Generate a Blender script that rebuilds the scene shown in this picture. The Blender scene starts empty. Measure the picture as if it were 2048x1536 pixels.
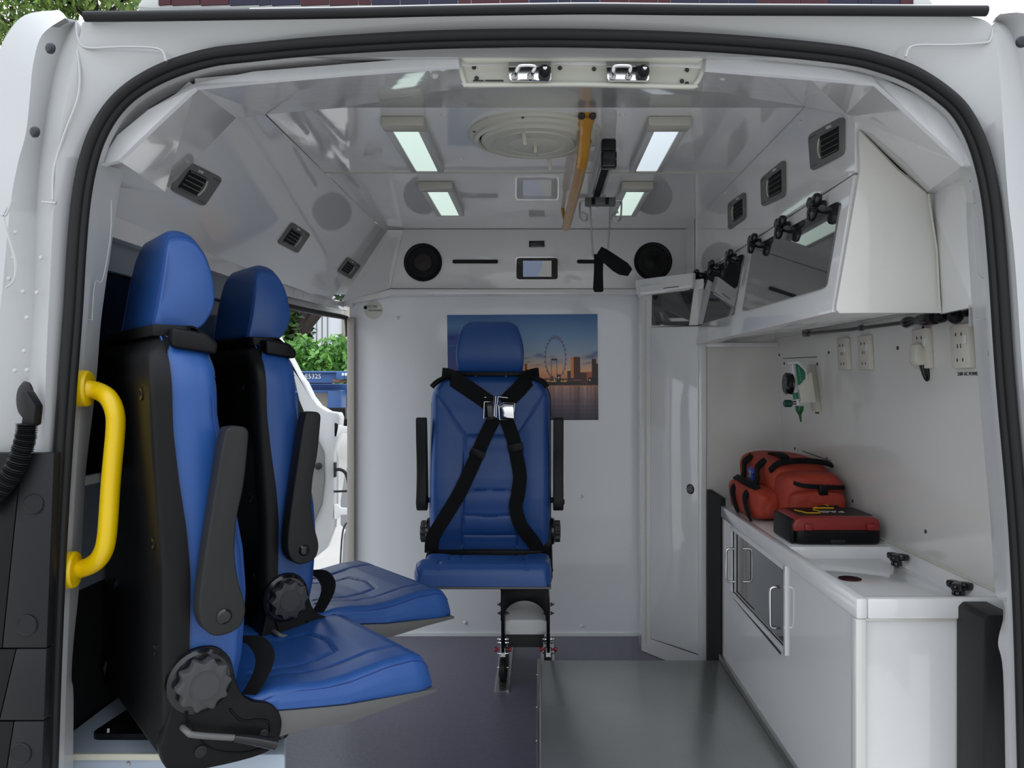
import bpy, bmesh, math, random
import numpy as np
from mathutils import Vector, Matrix
random.seed(7)
R = math.radians
SC = bpy.context.scene
COL = SC.collection
# ------------------------------------------------------------------ camera, sky, exposure
FPX, CX, CY, EYE = 1550.0, 1078.0, 762.0, 1.15      # focal length and principal point for a 2048x1536 frame; eye height over the van floor
cam = bpy.data.cameras.new('camera')
cam.sensor_width = 36.0
cam.lens = FPX / 2048 * 36
cam.shift_x = (1024 - CX) / 2048
cam.shift_y = (CY - 768) / 2048
cam.clip_start = 0.05
cam.clip_end = 300
camo = bpy.data.objects.new('camera', cam)
camo.location = (0, 0, EYE)
camo.rotation_euler = (R(90), 0, 0)
COL.objects.link(camo)
SC.camera = camo

w = bpy.data.worlds.new('overcast_sky')
SC.world = w
w.use_nodes = True
nt = w.node_tree
nt.nodes.clear()
wo = nt.nodes.new('ShaderNodeOutputWorld')
bg = nt.nodes.new('ShaderNodeBackground')
tc = nt.nodes.new('ShaderNodeTexCoord')
sep = nt.nodes.new('ShaderNodeSeparateXYZ')
cr = nt.nodes.new('ShaderNodeValToRGB')
noi = nt.nodes.new('ShaderNodeTexNoise')
noi.inputs['Scale'].default_value = 2.2
noi.inputs['Detail'].default_value = 3
mx = nt.nodes.new('ShaderNodeMix'); mx.data_type = 'RGBA'
cr.color_ramp.elements[0].position = 0.0
cr.color_ramp.elements[0].color = (0.80, 0.83, 0.84, 1)
cr.color_ramp.elements[1].position = 1.0
cr.color_ramp.elements[1].color = (1.75, 1.85, 2.0, 1)
nt.links.new(tc.outputs['Generated'], sep.inputs[0])
nt.links.new(tc.outputs['Generated'], noi.inputs['Vector'])
nt.links.new(sep.outputs['Z'], cr.inputs[0])
nt.links.new(cr.outputs[0], mx.inputs[6])
mx.blend_type = 'MULTIPLY'
mx.inputs[7].default_value = (0.80, 0.88, 1.0, 1)
mr = nt.nodes.new('ShaderNodeMapRange')
mr.inputs[1].default_value = .45; mr.inputs[2].default_value = .75; mr.inputs[4].default_value = .5
nt.links.new(noi.outputs[0], mr.inputs[0])
nt.links.new(mr.outputs[0], mx.inputs[0])
nt.links.new(mx.outputs[2], bg.inputs[0])
bg.inputs[1].default_value = 1.05
nt.links.new(bg.outputs[0], wo.inputs[0])

SC.view_settings.view_transform = 'Standard'
SC.view_settings.look = 'None'
SC.view_settings.gamma = 1
SC.view_settings.use_curve_mapping = False
SC.view_settings.exposure = 0.38
try:
    SC.cycles.max_bounces = 10
    SC.cycles.diffuse_bounces = 6
    SC.cycles.use_denoising = True
except Exception:
    pass

# ------------------------------------------------------------------ materials
MATS = {}
def mat(name, col, rough=.5, metal=0, coat=0, noise=None, bump=None, emit=None, spec=None, ior=None, coat_rough=.03):
    m = bpy.data.materials.new(name); m.use_nodes = True
    t = m.node_tree; b = t.nodes['Principled BSDF']
    b.inputs['Base Color'].default_value = (*col, 1)
    b.inputs['Roughness'].default_value = rough
    b.inputs['Metallic'].default_value = metal
    b.inputs['Coat Weight'].default_value = coat
    b.inputs['Coat Roughness'].default_value = coat_rough
    if spec is not None: b.inputs['Specular IOR Level'].default_value = spec
    if ior: b.inputs['IOR'].default_value = ior
    if emit:
        b.inputs['Emission Color'].default_value = (*emit[0], 1); b.inputs['Emission Strength'].default_value = emit[1]
    tcn = t.nodes.new('ShaderNodeTexCoord')
    if noise:      # (scale, amount, stretch)
        sc_, am, st = noise
        n = t.nodes.new('ShaderNodeTexNoise'); n.inputs['Scale'].default_value = sc_; n.inputs['Detail'].default_value = 4
        mp = t.nodes.new('ShaderNodeMapping'); mp.inputs['Scale'].default_value = st
        t.links.new(tcn.outputs['Object'], mp.inputs[0]); t.links.new(mp.outputs[0], n.inputs['Vector'])
        x = t.nodes.new('ShaderNodeMix'); x.data_type = 'RGBA'
        x.inputs[6].default_value = (*[c * (1 - am) for c in col], 1); x.inputs[7].default_value = (*[min(1, c * (1 + am)) for c in col], 1)
        t.links.new(n.outputs[0], x.inputs[0]); t.links.new(x.outputs[2], b.inputs['Base Color'])
    if bump:       # (scale, strength, distance)
        n2 = t.nodes.new('ShaderNodeTexNoise'); n2.inputs['Scale'].default_value = bump[0]; n2.inputs['Detail'].default_value = 3
        t.links.new(tcn.outputs['Object'], n2.inputs['Vector'])
        bp = t.nodes.new('ShaderNodeBump'); bp.inputs['Strength'].default_value = bump[1]; bp.inputs['Distance'].default_value = bump[2]
        t.links.new(n2.outputs[0], bp.inputs['Height']); t.links.new(bp.outputs[0], b.inputs['Normal'])
    MATS[name] = m
    return m
gel = mat('white_gelcoat', (.73, .73, .73), .10, coat=.5, bump=(2.2, .12, .02), noise=(1.3, .03, (1, 1, 1)))
gelc = mat('ceiling_gelcoat', (.80, .80, .80), .05, coat=.7, bump=(2.6, .16, .02))
gelw = mat('warm_white_laminate', (.66, .65, .62), .16, coat=.3, bump=(2.0, .06, .02))
lin = mat('white_lining_edge', (.85, .86, .88), .3)
bulk = mat('bulkhead_laminate', (.73, .745, .77), .12, coat=.4, bump=(1.4, .05, .02))
body = mat('white_car_paint', (.435, .442, .445), .22, coat=.6, bump=(3, .04, .02), noise=(2, .03, (1, 1, 1)))
cream = mat('cream_plastic', (.58, .57, .49), .35)
creamp = mat('cream_paint', (.56, .56, .50), .35)
socketm = mat('socket_cream', (.60, .57, .50), .4)
vinyl = mat('purple_grey_vinyl', (.105, .099, .138), .33, noise=(60, .25, (1, 1, 1)), bump=(90, .25, .002))
plinthm = mat('pale_blue_grey_laminate', (.36, .42, .50), .3)
wallpan = mat('grey_blue_panel', (.16, .19, .22), .35)
carpet = mat('black_trim', (.004, .004, .005), .7)
blue = mat('blue_leatherette', (.013, .070, .26), .42, bump=(220, .12, .001), noise=(9, .05, (1, 1, 1)))
blued = mat('blue_seam_thread', (.010, .035, .18), .6)
blackp = mat('black_plastic', (.003, .003, .004), .42, spec=.2, bump=(300, .12, .0006))
blackg = mat('gloss_black_plastic', (.006, .006, .008), .14)
greyp = mat('charcoal_plastic', (.016, .016, .017), .5, spec=.25, bump=(300, .12, .0006))
knobm = mat('grey_knob_plastic', (.045, .045, .047), .4, spec=.3)
web = mat('black_webbing', (.005, .005, .006), .8, spec=.2, bump=(400, .3, .001), noise=(300, .3, (1, 1, 1)))
panm = mat('grey_powder_coat', (.10, .10, .098), .45)
chrome = mat('chrome', (.72, .72, .72), .12, metal=1)
steel = mat('brushed_steel', (.42, .42, .41), .28, metal=1, noise=(30, .12, (1, 14, 1)), bump=(40, .05, .001))
platem = mat('worn_steel_plate', (.34, .355, .345), .25, metal=.6, noise=(5, .18, (1, 1, 1)), bump=(3, .05, .01))
alu = mat('aluminium', (.55, .55, .54), .32, metal=1)
rubber = mat('black_rubber', (.011, .011, .012), .5, spec=.25)
yellow = mat('yellow_plastic', (.72, .48, .0), .32)
amber = mat('amber_plastic', (.50, .24, .025), .28, coat=.3, noise=(12, .2, (1, 1, 1)))
glassd = mat('dark_tinted_glass', (.035, .035, .038), .03, coat=1, ior=1.6)
windm = mat('black_window_glass', (.004, .004, .005), .05)
lampw = mat('lamp_diffuser', (.8, .9, .85), .4, emit=((.80, 1.0, .90), .50))
lampb = mat('lamp_diffuser_cool', (.8, .85, .95), .4, emit=((.82, .93, 1.0), .52))
lampf = mat('lamp_frame_plastic', (.55, .56, .54), .3)
lampc = mat('lamp_end_cap', (.50, .49, .42), .35)
ventm = mat('vent_grey_plastic', (.15, .15, .145), .45)
trimp = mat('dark_trim_plastic', (.008, .008, .010), .5, spec=.3, bump=(300, .12, .0006))
blk = mat('matte_black', (.003, .003, .003), .8)
redb = mat('orange_red_nylon', (.34, .034, .014), .65, bump=(40, .5, .01), noise=(14, .15, (1, 1, 1)))
redd = mat('red_case_plastic', (.22, .014, .012), .4)
green = mat('green_label', (.012, .16, .085), .35)
greenk = mat('dark_green_plastic', (.006, .06, .045), .3)
greenn = mat('green_nozzle', (.005, .09, .03), .25)
clearm = mat('clear_grey_tube', (.45, .47, .47), .1, coat=1)
whitep = mat('white_plastic', (.7, .7, .69), .35)
yel2 = mat('yellow_print', (.65, .38, .01), .5)
whi2 = mat('white_print', (.6, .6, .6), .5)
inkm = mat('dark_ink', (.03, .035, .035), .6)
bluep = mat('blue_print', (.02, .08, .45), .4)
redm = mat('red_knob', (.35, .01, .015), .3)
caulk = mat('yellowed_sealant', (.55, .54, .45), .5)
tblue = mat('blue_trailer_paint', (.035, .10, .28), .45, noise=(3, .2, (1, 1, 1)))
rust = mat('rusty_steel', (.16, .08, .05), .7)
concrete = mat('pale_concrete', (.46, .44, .41), .9, noise=(3, .15, (1, 1, 1)), bump=(60, .5, .01))
bark = mat('dark_bark', (.035, .025, .022), .9, bump=(20, .6, .02))
bldg = mat('pale_building', (.55, .58, .60), .8, noise=(.3, .08, (1, 1, 1)))
tankm = mat('pale_tan_tank', (.45, .40, .34), .7)
tan_ = mat('tan_jamb_strip', (.36, .33, .30), .5)
lightbar = mat('dark_red_lens', (.05, .006, .012), .3, spec=.3)
lightbar2 = mat('dark_blue_lens', (.012, .010, .035), .3, spec=.3)
plug = mat('navy_rubber_plug', (.012, .012, .022), .45)
screenm = mat('lit_screen', (.1, .12, .18), .1, emit=((.17, .21, .30), .5))
screen2 = mat('lit_screen_map', (.16, .17, .16), .1, emit=((.22, .23, .21), .5))
def leafmat(name, a, b_):
    m = mat(name, a, .5)
    t = m.node_tree; bs = t.nodes['Principled BSDF']
    g = t.nodes.new('ShaderNodeNewGeometry'); x = t.nodes.new('ShaderNodeMix'); x.data_type = 'RGBA'
    x.inputs[6].default_value = (*a, 1); x.inputs[7].default_value = (*b_, 1)
    t.links.new(g.outputs['Random Per Island'], x.inputs[0]); t.links.new(x.outputs[2], bs.inputs['Base Color'])
    return m
leaf = leafmat('hedge_leaves', (.03, .12, .02), (.16, .38, .06))
leafd = leafmat('dark_tree_leaves', (.015, .04, .012), (.07, .13, .03))
leafl = leafmat('light_tree_leaves', (.08, .16, .03), (.22, .32, .06))

# ------------------------------------------------------------------ helpers
def P(px, py, Y):
    """a point of the place that the photograph shows at pixel (px, py), Y metres from the lens"""
    return Vector(((px - CX) / FPX * Y, Y, EYE - (py - CY) / FPX * Y))
def H(h): return EYE + h
def onplane(px, py, p0, n):
    d = Vector(((px - CX) / FPX, 1, -(py - CY) / FPX)); c = Vector((0, 0, EYE)); n = Vector(n)
    return c + d * ((Vector(p0) - c).dot(n) / d.dot(n))
def V(*a): return Vector(a)
OFF = Vector((0, 0, 0))
def offset(parent):
    o = Vector((0, 0, 0))
    while parent is not None:
        o += parent.location; parent = parent.parent
    return o
LOCAL = [False]
def tag(o, label=None, cat=None, group=None, kind=None):
    if label: o['label'] = label
    if cat: o['category'] = cat
    if group: o['group'] = group
    if kind: o['kind'] = kind
    return o
def link(name, me, m, parent=None):
    if m is not None and not me.materials: me.materials.append(m)
    o = bpy.data.objects.new(name, me); COL.objects.link(o)
    if parent is not None: o.parent = parent
    return o
def fix(me, smooth=False, angle=35):
    bm = bmesh.new(); bm.from_mesh(me)
    bmesh.ops.recalc_face_normals(bm, faces=bm.faces)
    bm.to_mesh(me); bm.free()
    if smooth:
        for p in me.polygons: p.use_smooth = True
        me.set_sharp_from_angle(angle=R(angle))
def mk(name, vs, fs, m, parent=None, smooth=False, angle=35):
    if LOCAL[0]: off = -OFF
    else: off = offset(parent)
    me = bpy.data.meshes.new(name)
    me.from_pydata([tuple(Vector(v) - off) for v in vs], [], fs)
    fix(me, smooth, angle)
    return link(name, me, m, parent)
class MB:
    """collects shapes that belong to one part"""
    def __init__(s): s.v = []; s.f = []
    def add(s, vs, fs):
        k = len(s.v); s.v += [Vector(v) for v in vs]; s.f += [tuple(i + k for i in f) for f in fs]; return s
    def build(s, name, m, parent=None, smooth=False, angle=35): return mk(name, s.v, s.f, m, parent, smooth, angle)
def box_g(c0, c1):
    (x0, y0, z0), (x1, y1, z1) = c0, c1
    return [(x0, y0, z0), (x1, y0, z0), (x1, y1, z0), (x0, y1, z0), (x0, y0, z1), (x1, y0, z1), (x1, y1, z1), (x0, y1, z1)], \
        [(0, 3, 2, 1), (4, 5, 6, 7), (0, 1, 5, 4), (1, 2, 6, 5), (2, 3, 7, 6), (3, 0, 4, 7)]
def bevel(o, wd, seg=2, angle=35):
    me = o.data; bm = bmesh.new(); bm.from_mesh(me)
    es = [e for e in bm.edges if len(e.link_faces) == 2 and e.calc_face_angle(0) > R(30)]
    bmesh.ops.bevel(bm, geom=es, offset=wd, segments=seg, profile=.5, affect='EDGES', clamp_overlap=True)
    bm.to_mesh(me); bm.free()
    for p in me.polygons: p.use_smooth = True
    me.set_sharp_from_angle(angle=R(angle))
    return o
def box(name, c0, c1, m, parent=None, bev=0, seg=2):
    o = mk(name, *box_g(c0, c1), m, parent)
    return bevel(o, bev, seg) if bev else o
def slab_g(poly, vec):
    n = len(poly); vec = Vector(vec); a = [Vector(p) for p in poly]
    return a + [p + vec for p in a], [tuple(range(n)), tuple(range(2 * n - 1, n - 1, -1))] + [(i, (i + 1) % n, (i + 1) % n + n, i + n) for i in range(n)]
def slab(name, poly, vec, m, parent=None, bev=0, smooth=False, seg=2):
    o = mk(name, *slab_g(poly, vec), m, parent, smooth)
    return bevel(o, bev, seg) if bev else o
def rings_g(rings, closed=True, caps=True):
    n = len(rings[0]); vs = [p for r in rings for p in r]; fs = []
    for i in range(len(rings) - 1):
        for j in range(n if closed else n - 1):
            k = (j + 1) % n
            fs.append((i * n + j, i * n + k, (i + 1) * n + k, (i + 1) * n + j))
    if caps:
        fs.append(tuple(range(n))); fs.append(tuple((len(rings) - 1) * n + j for j in range(n)))
    return vs, fs
def smoothpath(pts, k=6):
    """Catmull-Rom through the points"""
    pts = [Vector(p) for p in pts]; out = []
    q = [pts[0]] + pts + [pts[-1]]
    for i in range(1, len(q) - 2):
        for j in range(k):
            t = j / k; a, b, c, d = q[i - 1], q[i], q[i + 1], q[i + 2]
            out.append(.5 * ((2 * b) + (c - a) * t + (2 * a - 5 * b + 4 * c - d) * t * t + (3 * b - a - 3 * c + d) * t ** 3))
    out.append(pts[-1]); return out
def tube_g(pts, r, n=12, closed=False, flat=1.0, up=None, caps=True):
    pts = [Vector(p) for p in pts]; N = len(pts); rings = []
    rr = r if isinstance(r, (list, tuple)) else [r] * N
    nrm = None
    for i in range(N):
        a = pts[(i - 1) % N] if (closed or i > 0) else pts[i]; b = pts[(i + 1) % N] if (closed or i < N - 1) else pts[i]
        t = (b - a).normalized()
        if nrm is None:
            ref = Vector(up) if up else (Vector((0, 0, 1)) if abs(t.z) < .9 else Vector((1, 0, 0)))
            nrm = (ref - t * ref.dot(t)).normalized()
        else:
            nrm = (nrm - t * nrm.dot(t)).normalized()
        bn = t.cross(nrm)
        rings.append([pts[i] + nrm * math.cos(2 * math.pi * k / n) * rr[i] * flat + bn * math.sin(2 * math.pi * k / n) * rr[i] for k in range(n)])
    if closed: rings.append(rings[0])
    return rings_g(rings, True, caps and not closed)
def tube(name, pts, r, m, parent=None, n=12, closed=False, flat=1.0, up=None):
    return mk(name, *tube_g(pts, r, n, closed, flat, up), m, parent, True, 50)
def lathe_g(prof, c, ax, n=28, seg=None):
    """prof: (radius, height along axis)"""
    c = Vector(c); ax = Vector(ax).normalized(); u = ax.orthogonal().normalized(); v = ax.cross(u)
    rings = [[c + ax * h + (u * math.cos(2 * math.pi * k / n) + v * math.sin(2 * math.pi * k / n)) * max(r, 1e-5) for k in range(n)] for r, h in prof]
    return rings_g(rings)
def lathe(name, prof, c, ax, m, parent=None, n=28): return mk(name, *lathe_g(prof, c, ax, n), m, parent, True, 30)
def ribbon_g(pts, wid, th=.0015, nrm=None):
    """flat strap along pts; wid: width vector (or list)"""
    pts = [Vector(p) for p in pts]; N = len(pts); rings = []
    for i, p in enumerate(pts):
        wv = Vector(wid[i]) if isinstance(wid, list) else Vector(wid)
        t = (pts[min(i + 1, N - 1)] - pts[max(i - 1, 0)]).normalized()
        nn = t.cross(wv).normalized() * th
        rings.append([p - wv / 2 - nn, p + wv / 2 - nn, p + wv / 2 + nn, p - wv / 2 + nn])
    return rings_g(rings)
def ribbon(name, pts, wid, m, parent=None, th=.0015): return mk(name, *ribbon_g(pts, wid, th), m, parent, True, 30)
def roundpoly(pts, r, k=4):
    """round the corners of a 2-D polygon"""
    out = []; n = len(pts)
    for i in range(n):
        a = Vector(pts[i - 1]); b = Vector(pts[i]); c = Vector(pts[(i + 1) % n])
        d1 = (a - b); d2 = (c - b); rr = min(r, d1.length * .45, d2.length * .45)
        p = b + d1.normalized() * rr; q = b + d2.normalized() * rr
        for j in range(k + 1):
            t = j / k; out.append((p * (1 - t) ** 2 + b * 2 * t * (1 - t) + q * t * t))
    return out
def thing(name, loc, label, cat, group=None, rot=0, kind=None):
    o = bpy.data.objects.new(name, None); COL.objects.link(o); o.location = loc; o.rotation_euler = (0, 0, rot)
    o.empty_display_size = .05
    return tag(o, label, cat, group, kind)
def text(s, size, M, m, parent, depth=.0004, name='lettering', sx=1.0):
    cu = bpy.data.curves.new('t', 'FONT'); cu.body = s; cu.size = size; cu.extrude = depth; cu.align_x = 'CENTER'; cu.align_y = 'CENTER'; cu.resolution_u = 2
    to = bpy.data.objects.new('t', cu); COL.objects.link(to)
    bpy.context.view_layer.update()
    me = bpy.data.meshes.new_from_object(to.evaluated_get(bpy.context.evaluated_depsgraph_get()))
    bpy.data.objects.remove(to); bpy.data.curves.remove(cu)
    me.transform(Matrix.Diagonal((sx, 1, 1, 1))); me.transform(M); me.transform(Matrix.Translation(-offset(parent)))
    me.materials.clear()
    return link(name, me, m, parent)
def frameM(o, x, y):
    x = Vector(x).normalized(); y = Vector(y).normalized(); z = x.cross(y)
    return Matrix(((x.x, y.x, z.x, o[0]), (x.y, y.y, z.y, o[1]), (x.z, y.z, z.z, o[2]), (0, 0, 0, 1)))
class Patch:
    """bilinear patch: corners near-top, far-top, far-bottom, near-bottom; n points to the viewer"""
    def __init__(s, a, b, c, d, n): s.c = [Vector(q) for q in (a, b, c, d)]; s.n = Vector(n).normalized()
    def at(s, u, v, n=0):
        a, b, c, d = s.c
        return (a * (1 - u) + b * u) * (1 - v) + (d * (1 - u) + c * u) * v + s.n * n
    def plate(s, u0, u1, v0, v1, n0, n1, r=0):
        q = [(u0, v0), (u1, v0), (u1, v1), (u0, v1)]
        if r: q = roundpoly(q, r)
        return slab_g([s.at(x, y, n0) for x, y in q], s.n * (n1 - n0))
def struct(o, label=None): return tag(o, label, kind='structure')

# ------------------------------------------------------------------ setting: the shell of the van
W = .98
struct(box('floor', (-W, 1.30, -.04), (W, 3.62, 0), vinyl), 'dark purple grey vinyl floor of the van')
# ceiling: flat part
FAR = [(472, 236, 1.83)] + [(px, py, .68 * FPX / (CY - py)) for px, py in ((533, 229), (700, 214), (860, 205), (1078, 200), (1348, 203), (1500, 207), (1608, 214))] + [(1693, 229, 1.66)]
farp = [P(*q) for q in FAR]
cv = farp[1:-1] + [V(.66, 3.56, H(.68)), V(-.70, 3.56, H(.68))]
ceil = struct(slab('ceiling', cv, (0, 0, .02), gelc), 'glossy moulded white ceiling')
NEAR = [(390, 174), (533, 161), (700, 147), (860, 135), (1078, 128), (1348, 134), (1500, 144), (1616, 154), (1753, 166)]
nearp = [P(x, y, 1.37) for x, y in NEAR]
vs = nearp + farp; n = len(nearp)
fs = [(i, i + 1, n + i + 1, n + i) for i in range(n - 1)]
vs2 = [v + V(0, 0, .015) for v in vs]
mb = MB().add(vs + vs2, fs + [tuple(j + 2 * n for j in f[::-1]) for f in fs] + [(i, i + 1, 2 * n + i + 1, 2 * n + i) for i in range(n - 1)])
mb.build('header_soffit', gelc, ceil)
# corner boxes of the lining at the rear
cl = [P(390, 174, 1.37), P(236, 320, 1.37), P(330, 383, 1.743), P(472, 236, 1.83)]
slab('corner_panel', cl, (-.012, .004, .012), gel, ceil)
slab('corner_panel', [P(236, 320, 1.37), P(196, 330, 1.37), P(232, 408, 1.74), P(330, 383, 1.743)], (0, 0, .012), gel, ceil)
slab('corner_panel', [P(1753, 166, 1.37), P(1928, 328, 1.37), P(1853, 385, 1.617), P(1718, 258, 1.617), P(1693, 229, 1.655)], (.012, .004, .012), gel, ceil)
slab('corner_panel', [P(1928, 328, 1.37), P(1956, 333, 1.37), P(1925, 392, 1.66), P(1853, 385, 1.617)], (0, 0, .012), gel, ceil)
for pts in ([P(1718, 260, 1.612), P(1795, 338, 1.612), P(1853, 387, 1.612)], [P(1722, 341, 1.612), P(1793, 339, 1.612)], [P(1857, 388, 1.60), P(1874, 500, 1.60), P(1880, 618, 1.60)]):
    tube('sealant_bead', pts, .0020, caulk, ceil, 6)
tube('joint_bead', [V(-.70, 2.53, H(.679)), V(.655, 2.53, H(.679))], .0018, caulk, ceil, 6)
for px, py in ((473, 183), (446, 205), (870, 150), (888, 229), (1446, 153), (1690, 187), (1715, 175), (1245, 228), (922, 316), (1100, 310)):
    # little white screw caps on the header and ceiling
    if py < 195:
        t = (py - 140) / 75; Y = 1.42 + .42 * max(.05, t * .9)
        q = P(px, py, Y)
    else: q = P(px, py, .68 * FPX / (CY - py))
    lathe('screw_cap', [(.0065, .004), (.0065, -.004), (.004, -.006), (0, -.0065)], q, (0, 0, 1), whitep, ceil, 12)
# left cove
COVN = V(.873, 0, -.488)   # unit normal of the cove plane, facing the room
C0 = V(-.70, 0, H(.68))
wl = struct(slab('wall_left', [V(-.70, 1.60, H(.68)), V(-.70, 3.44, H(.68)), V(-.89, 3.30, H(.34)), V(-.89, 1.46, H(.34))], (-.012, 0, .008), gelc), 'sloped glossy upper left lining over the wall')
slab('corner_facet', [P(775, 460, 3.44), P(806, 460, 3.455), P(780, 577, 3.455), P(683, 601, 3.30)], (0, .012, 0), gel, wl)
box('header_rail', (-.93, 1.42, H(.30)), (-.888, 2.62, H(.345)), gel, wl)
box('header_rail', (-.93, 1.42, H(.235)), (-.915, 2.62, H(.30)), wallpan, wl)
box('lower_panel', (-.96, 1.42, H(-.425)), (-.93, 2.62, H(-.205)), wallpan, wl, .004)
box('lower_trim', (-.97, 1.36, H(-1.15)), (-.935, 2.62, H(-.42)), carpet, wl)
slab('outer_skin', [V(-1.02, 1.33, H(-1.19)), V(-1.02, 1.33, H(.50)), V(-1.02, 2.1, H(.72)), V(-1.02, 2.60, H(.76)), V(-1.02, 2.60, H(-1.19))], (.045, 0, 0), body, wl)
box('outer_skin', (-1.02, 2.60, H(.38)), (-.975, 3.62, H(.78)), body, wl)
wn = struct(box('window_1', (-.955, 1.42, H(-.21)), (-.935, 2.62, H(.24)), windm), 'black tinted side window behind the seats')
box('window_rim', (-.945, 1.42, H(-.215)), (-.928, 2.62, H(-.195)), gel, wn, .003)
# sliding door opening, seen past the second seat
d1 = struct(thing('door_1', (-.90, 2.62, 0), None, None), 'open side door opening framed in white and black')
box('door_post', (-.965, 2.585, 0), (-.90, 2.64, H(.30)), gel, d1, .006)
lr = [(-.905, 2.58, .352), (-.872, 3.50, .378)]
slab('top_rail', [V(-.93, 2.55, H(.30)), V(-.875, 3.49, H(.315)), V(-.875, 3.49, H(.352)), V(-.93, 2.55, H(.345))], (.012, 0, 0), gel, d1, .004)
slab('roller_track', [V(-.945, 2.55, H(.27)), V(-.89, 3.49, H(.295)), V(-.89, 3.49, H(.325)), V(-.945, 2.55, H(.315))], (.012, 0, 0), steel, d1, .003)
tube('door_seal', smoothpath([V(-.925, 2.58, H(.268)), V(-.895, 3.10, H(.275)), V(-.867, 3.44, H(.283)), V(-.862, 3.475, H(.27)), V(-.860, 3.485, H(.20))], 5), .011, rubber, d1, 10)
box('jamb_strip', (-.858, 3.462, 0), (-.826, 3.50, H(.285)), tan_, d1, .003)
for k in range(9):
    y = 2.64 + k * .1
    lathe('bolt', [(.012, 0), (.012, .004), (.006, .008), (0, .008)], (-.918 + k * .0055, y, H(.322 + .0012 * k)), (1, 0, 0), whitep, d1, 10)
box('door_sill', (-.99, 2.6, -.05), (-.86, 3.5, .006), alu, d1, .003)
# bulkhead
wf = struct(box('wall_front', (-.856, 3.50, 0), (.99, 3.53, H(.42)), bulk), 'white laminate bulkhead wall at the front')
slab('upper_panel', [P(806, 458, 3.46), P(1400, 458, 3.46), P(1400, 578, 3.46), P(780, 577, 3.46)], (0, .05, 0), gel, wf, .004)
slab('ledge', [P(684, 601, 3.44), P(780, 578, 3.44), P(1290, 578, 3.44), P(1290, 589, 3.44), P(784, 590, 3.44), P(702, 606, 3.44), P(702, 612, 3.44), P(684, 612, 3.44)], (0, .06, 0), gel, wf, .004)
box('bulkhead_top', (-.95, 3.55, H(.40)), (.99, 3.58, H(.72)), gel, wf)
for px, py in ((930, 1245), (1164, 1252), (795, 636), (1163, 993), (788, 1250)):
    lathe('screw_cap', [(.008, 0), (.008, -.002), (.005, -.005), (0, -.006)], P(px, py, 3.498), (0, 1, 0), whitep, wf, 12)
box('edge_strip', (.452, 3.45, 0), (.462, 3.50, H(.38)), gel, wf)
box('metal_edge', (.462, 3.44, 0), (.476, 3.50, H(.38)), alu, wf)
box('baseboard_front', (-.856, 3.492, 0), (.455, 3.50, .014), gel, wf)
# right wall, leaning outwards towards the floor
RT, RB = V(.925, 0, H(.165)), V(.965, 0, H(-.447))
RN = Vector((-(RT.z - RB.z), 0, (RT.x - RB.x))).normalized()
if RN.x > 0: RN = -RN
def RW(px, py): return onplane(px, py, RT, RN)
wr = struct(slab('wall_right', [V(.925, 1.44, H(.165)), V(.925, 3.05, H(.165)), V(.972, 3.05, H(-.56)), V(.972, 1.44, H(-.56))], (.02, 0, 0), gelw), 'glossy white right side wall over the worktop')
slab('outer_skin', [V(1.0, 1.33, H(-1.19)), V(1.0, 1.33, H(.50)), V(1.0, 2.1, H(.72)), V(1.0, 3.60, H(.76)), V(1.0, 3.60, H(-1.19))], (.04, 0, 0), body, wr)
slab('near_lining', [P(1853, 385, 1.66), P(1956, 334, 1.42), P(1946, 614, 1.42), P(1880, 628, 1.62)], (.01, .006, 0), gel, wr)
slab('near_lining', [V(.93, 1.66, H(.17)), V(.79, 1.425, H(.14)), V(.79, 1.425, H(.10)), V(.93, 1.66, H(.14))], (.01, .006, 0), gel, wr)
for a, b in (((1567, 717), (1634, 714)), ((1606, 902), (1662, 922))):
    tube('panel_joint', [RW(*a) + RN * .001, RW(*b) + RN * .001], .0014, inkm, wr, 5)
for px, py in ((1559, 710), (1658, 705), (1569, 727), (1635, 728), (1796, 696), (1654, 917), (1590, 897), (1852, 1063), (1706, 1002)):
    lathe('screw_hole', [(.005, 0), (.005, .002), (.003, .003), (0, .003)], RW(px, py), RN, inkm, wr, 10)
# outer roof
struct(slab('roof', [V(-.98, 1.34, H(.575)), V(-.98, 2.1, H(.76)), V(-.98, 3.60, H(.79)), V(-.98, 3.60, H(.74)), V(-.98, 2.1, H(.715)), V(-.98, 1.34, H(.56))], (1.98, 0, 0), body), 'white outer roof of the van')
# partition behind the worktop
pt = struct(box('wall_partition', (.622, 3.03, 0), (.99, 3.05, H(.17)), gelw), 'cream white partition closing the right compartment')
box('partition_stile', (.622, 3.012, H(-1.1)), (.650, 3.03, H(.17)), gel, pt, .003)
box('partition_rim', (.650, 3.015, H(.132)), (.93, 3.03, H(.15)), gel, pt, .003)
box('partition_stile', (.688, 3.018, H(-1.1)), (.712, 3.03, H(-.45)), gel, pt, .002)
box('info_plate', (.692, 3.012, H(-.63)), (.708, 3.018, H(-.55)), ventm, pt)
tube('joint', [P(1566, 690, 3.028), P(1577, 905, 3.028)], .002, inkm, pt, 5)
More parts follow.
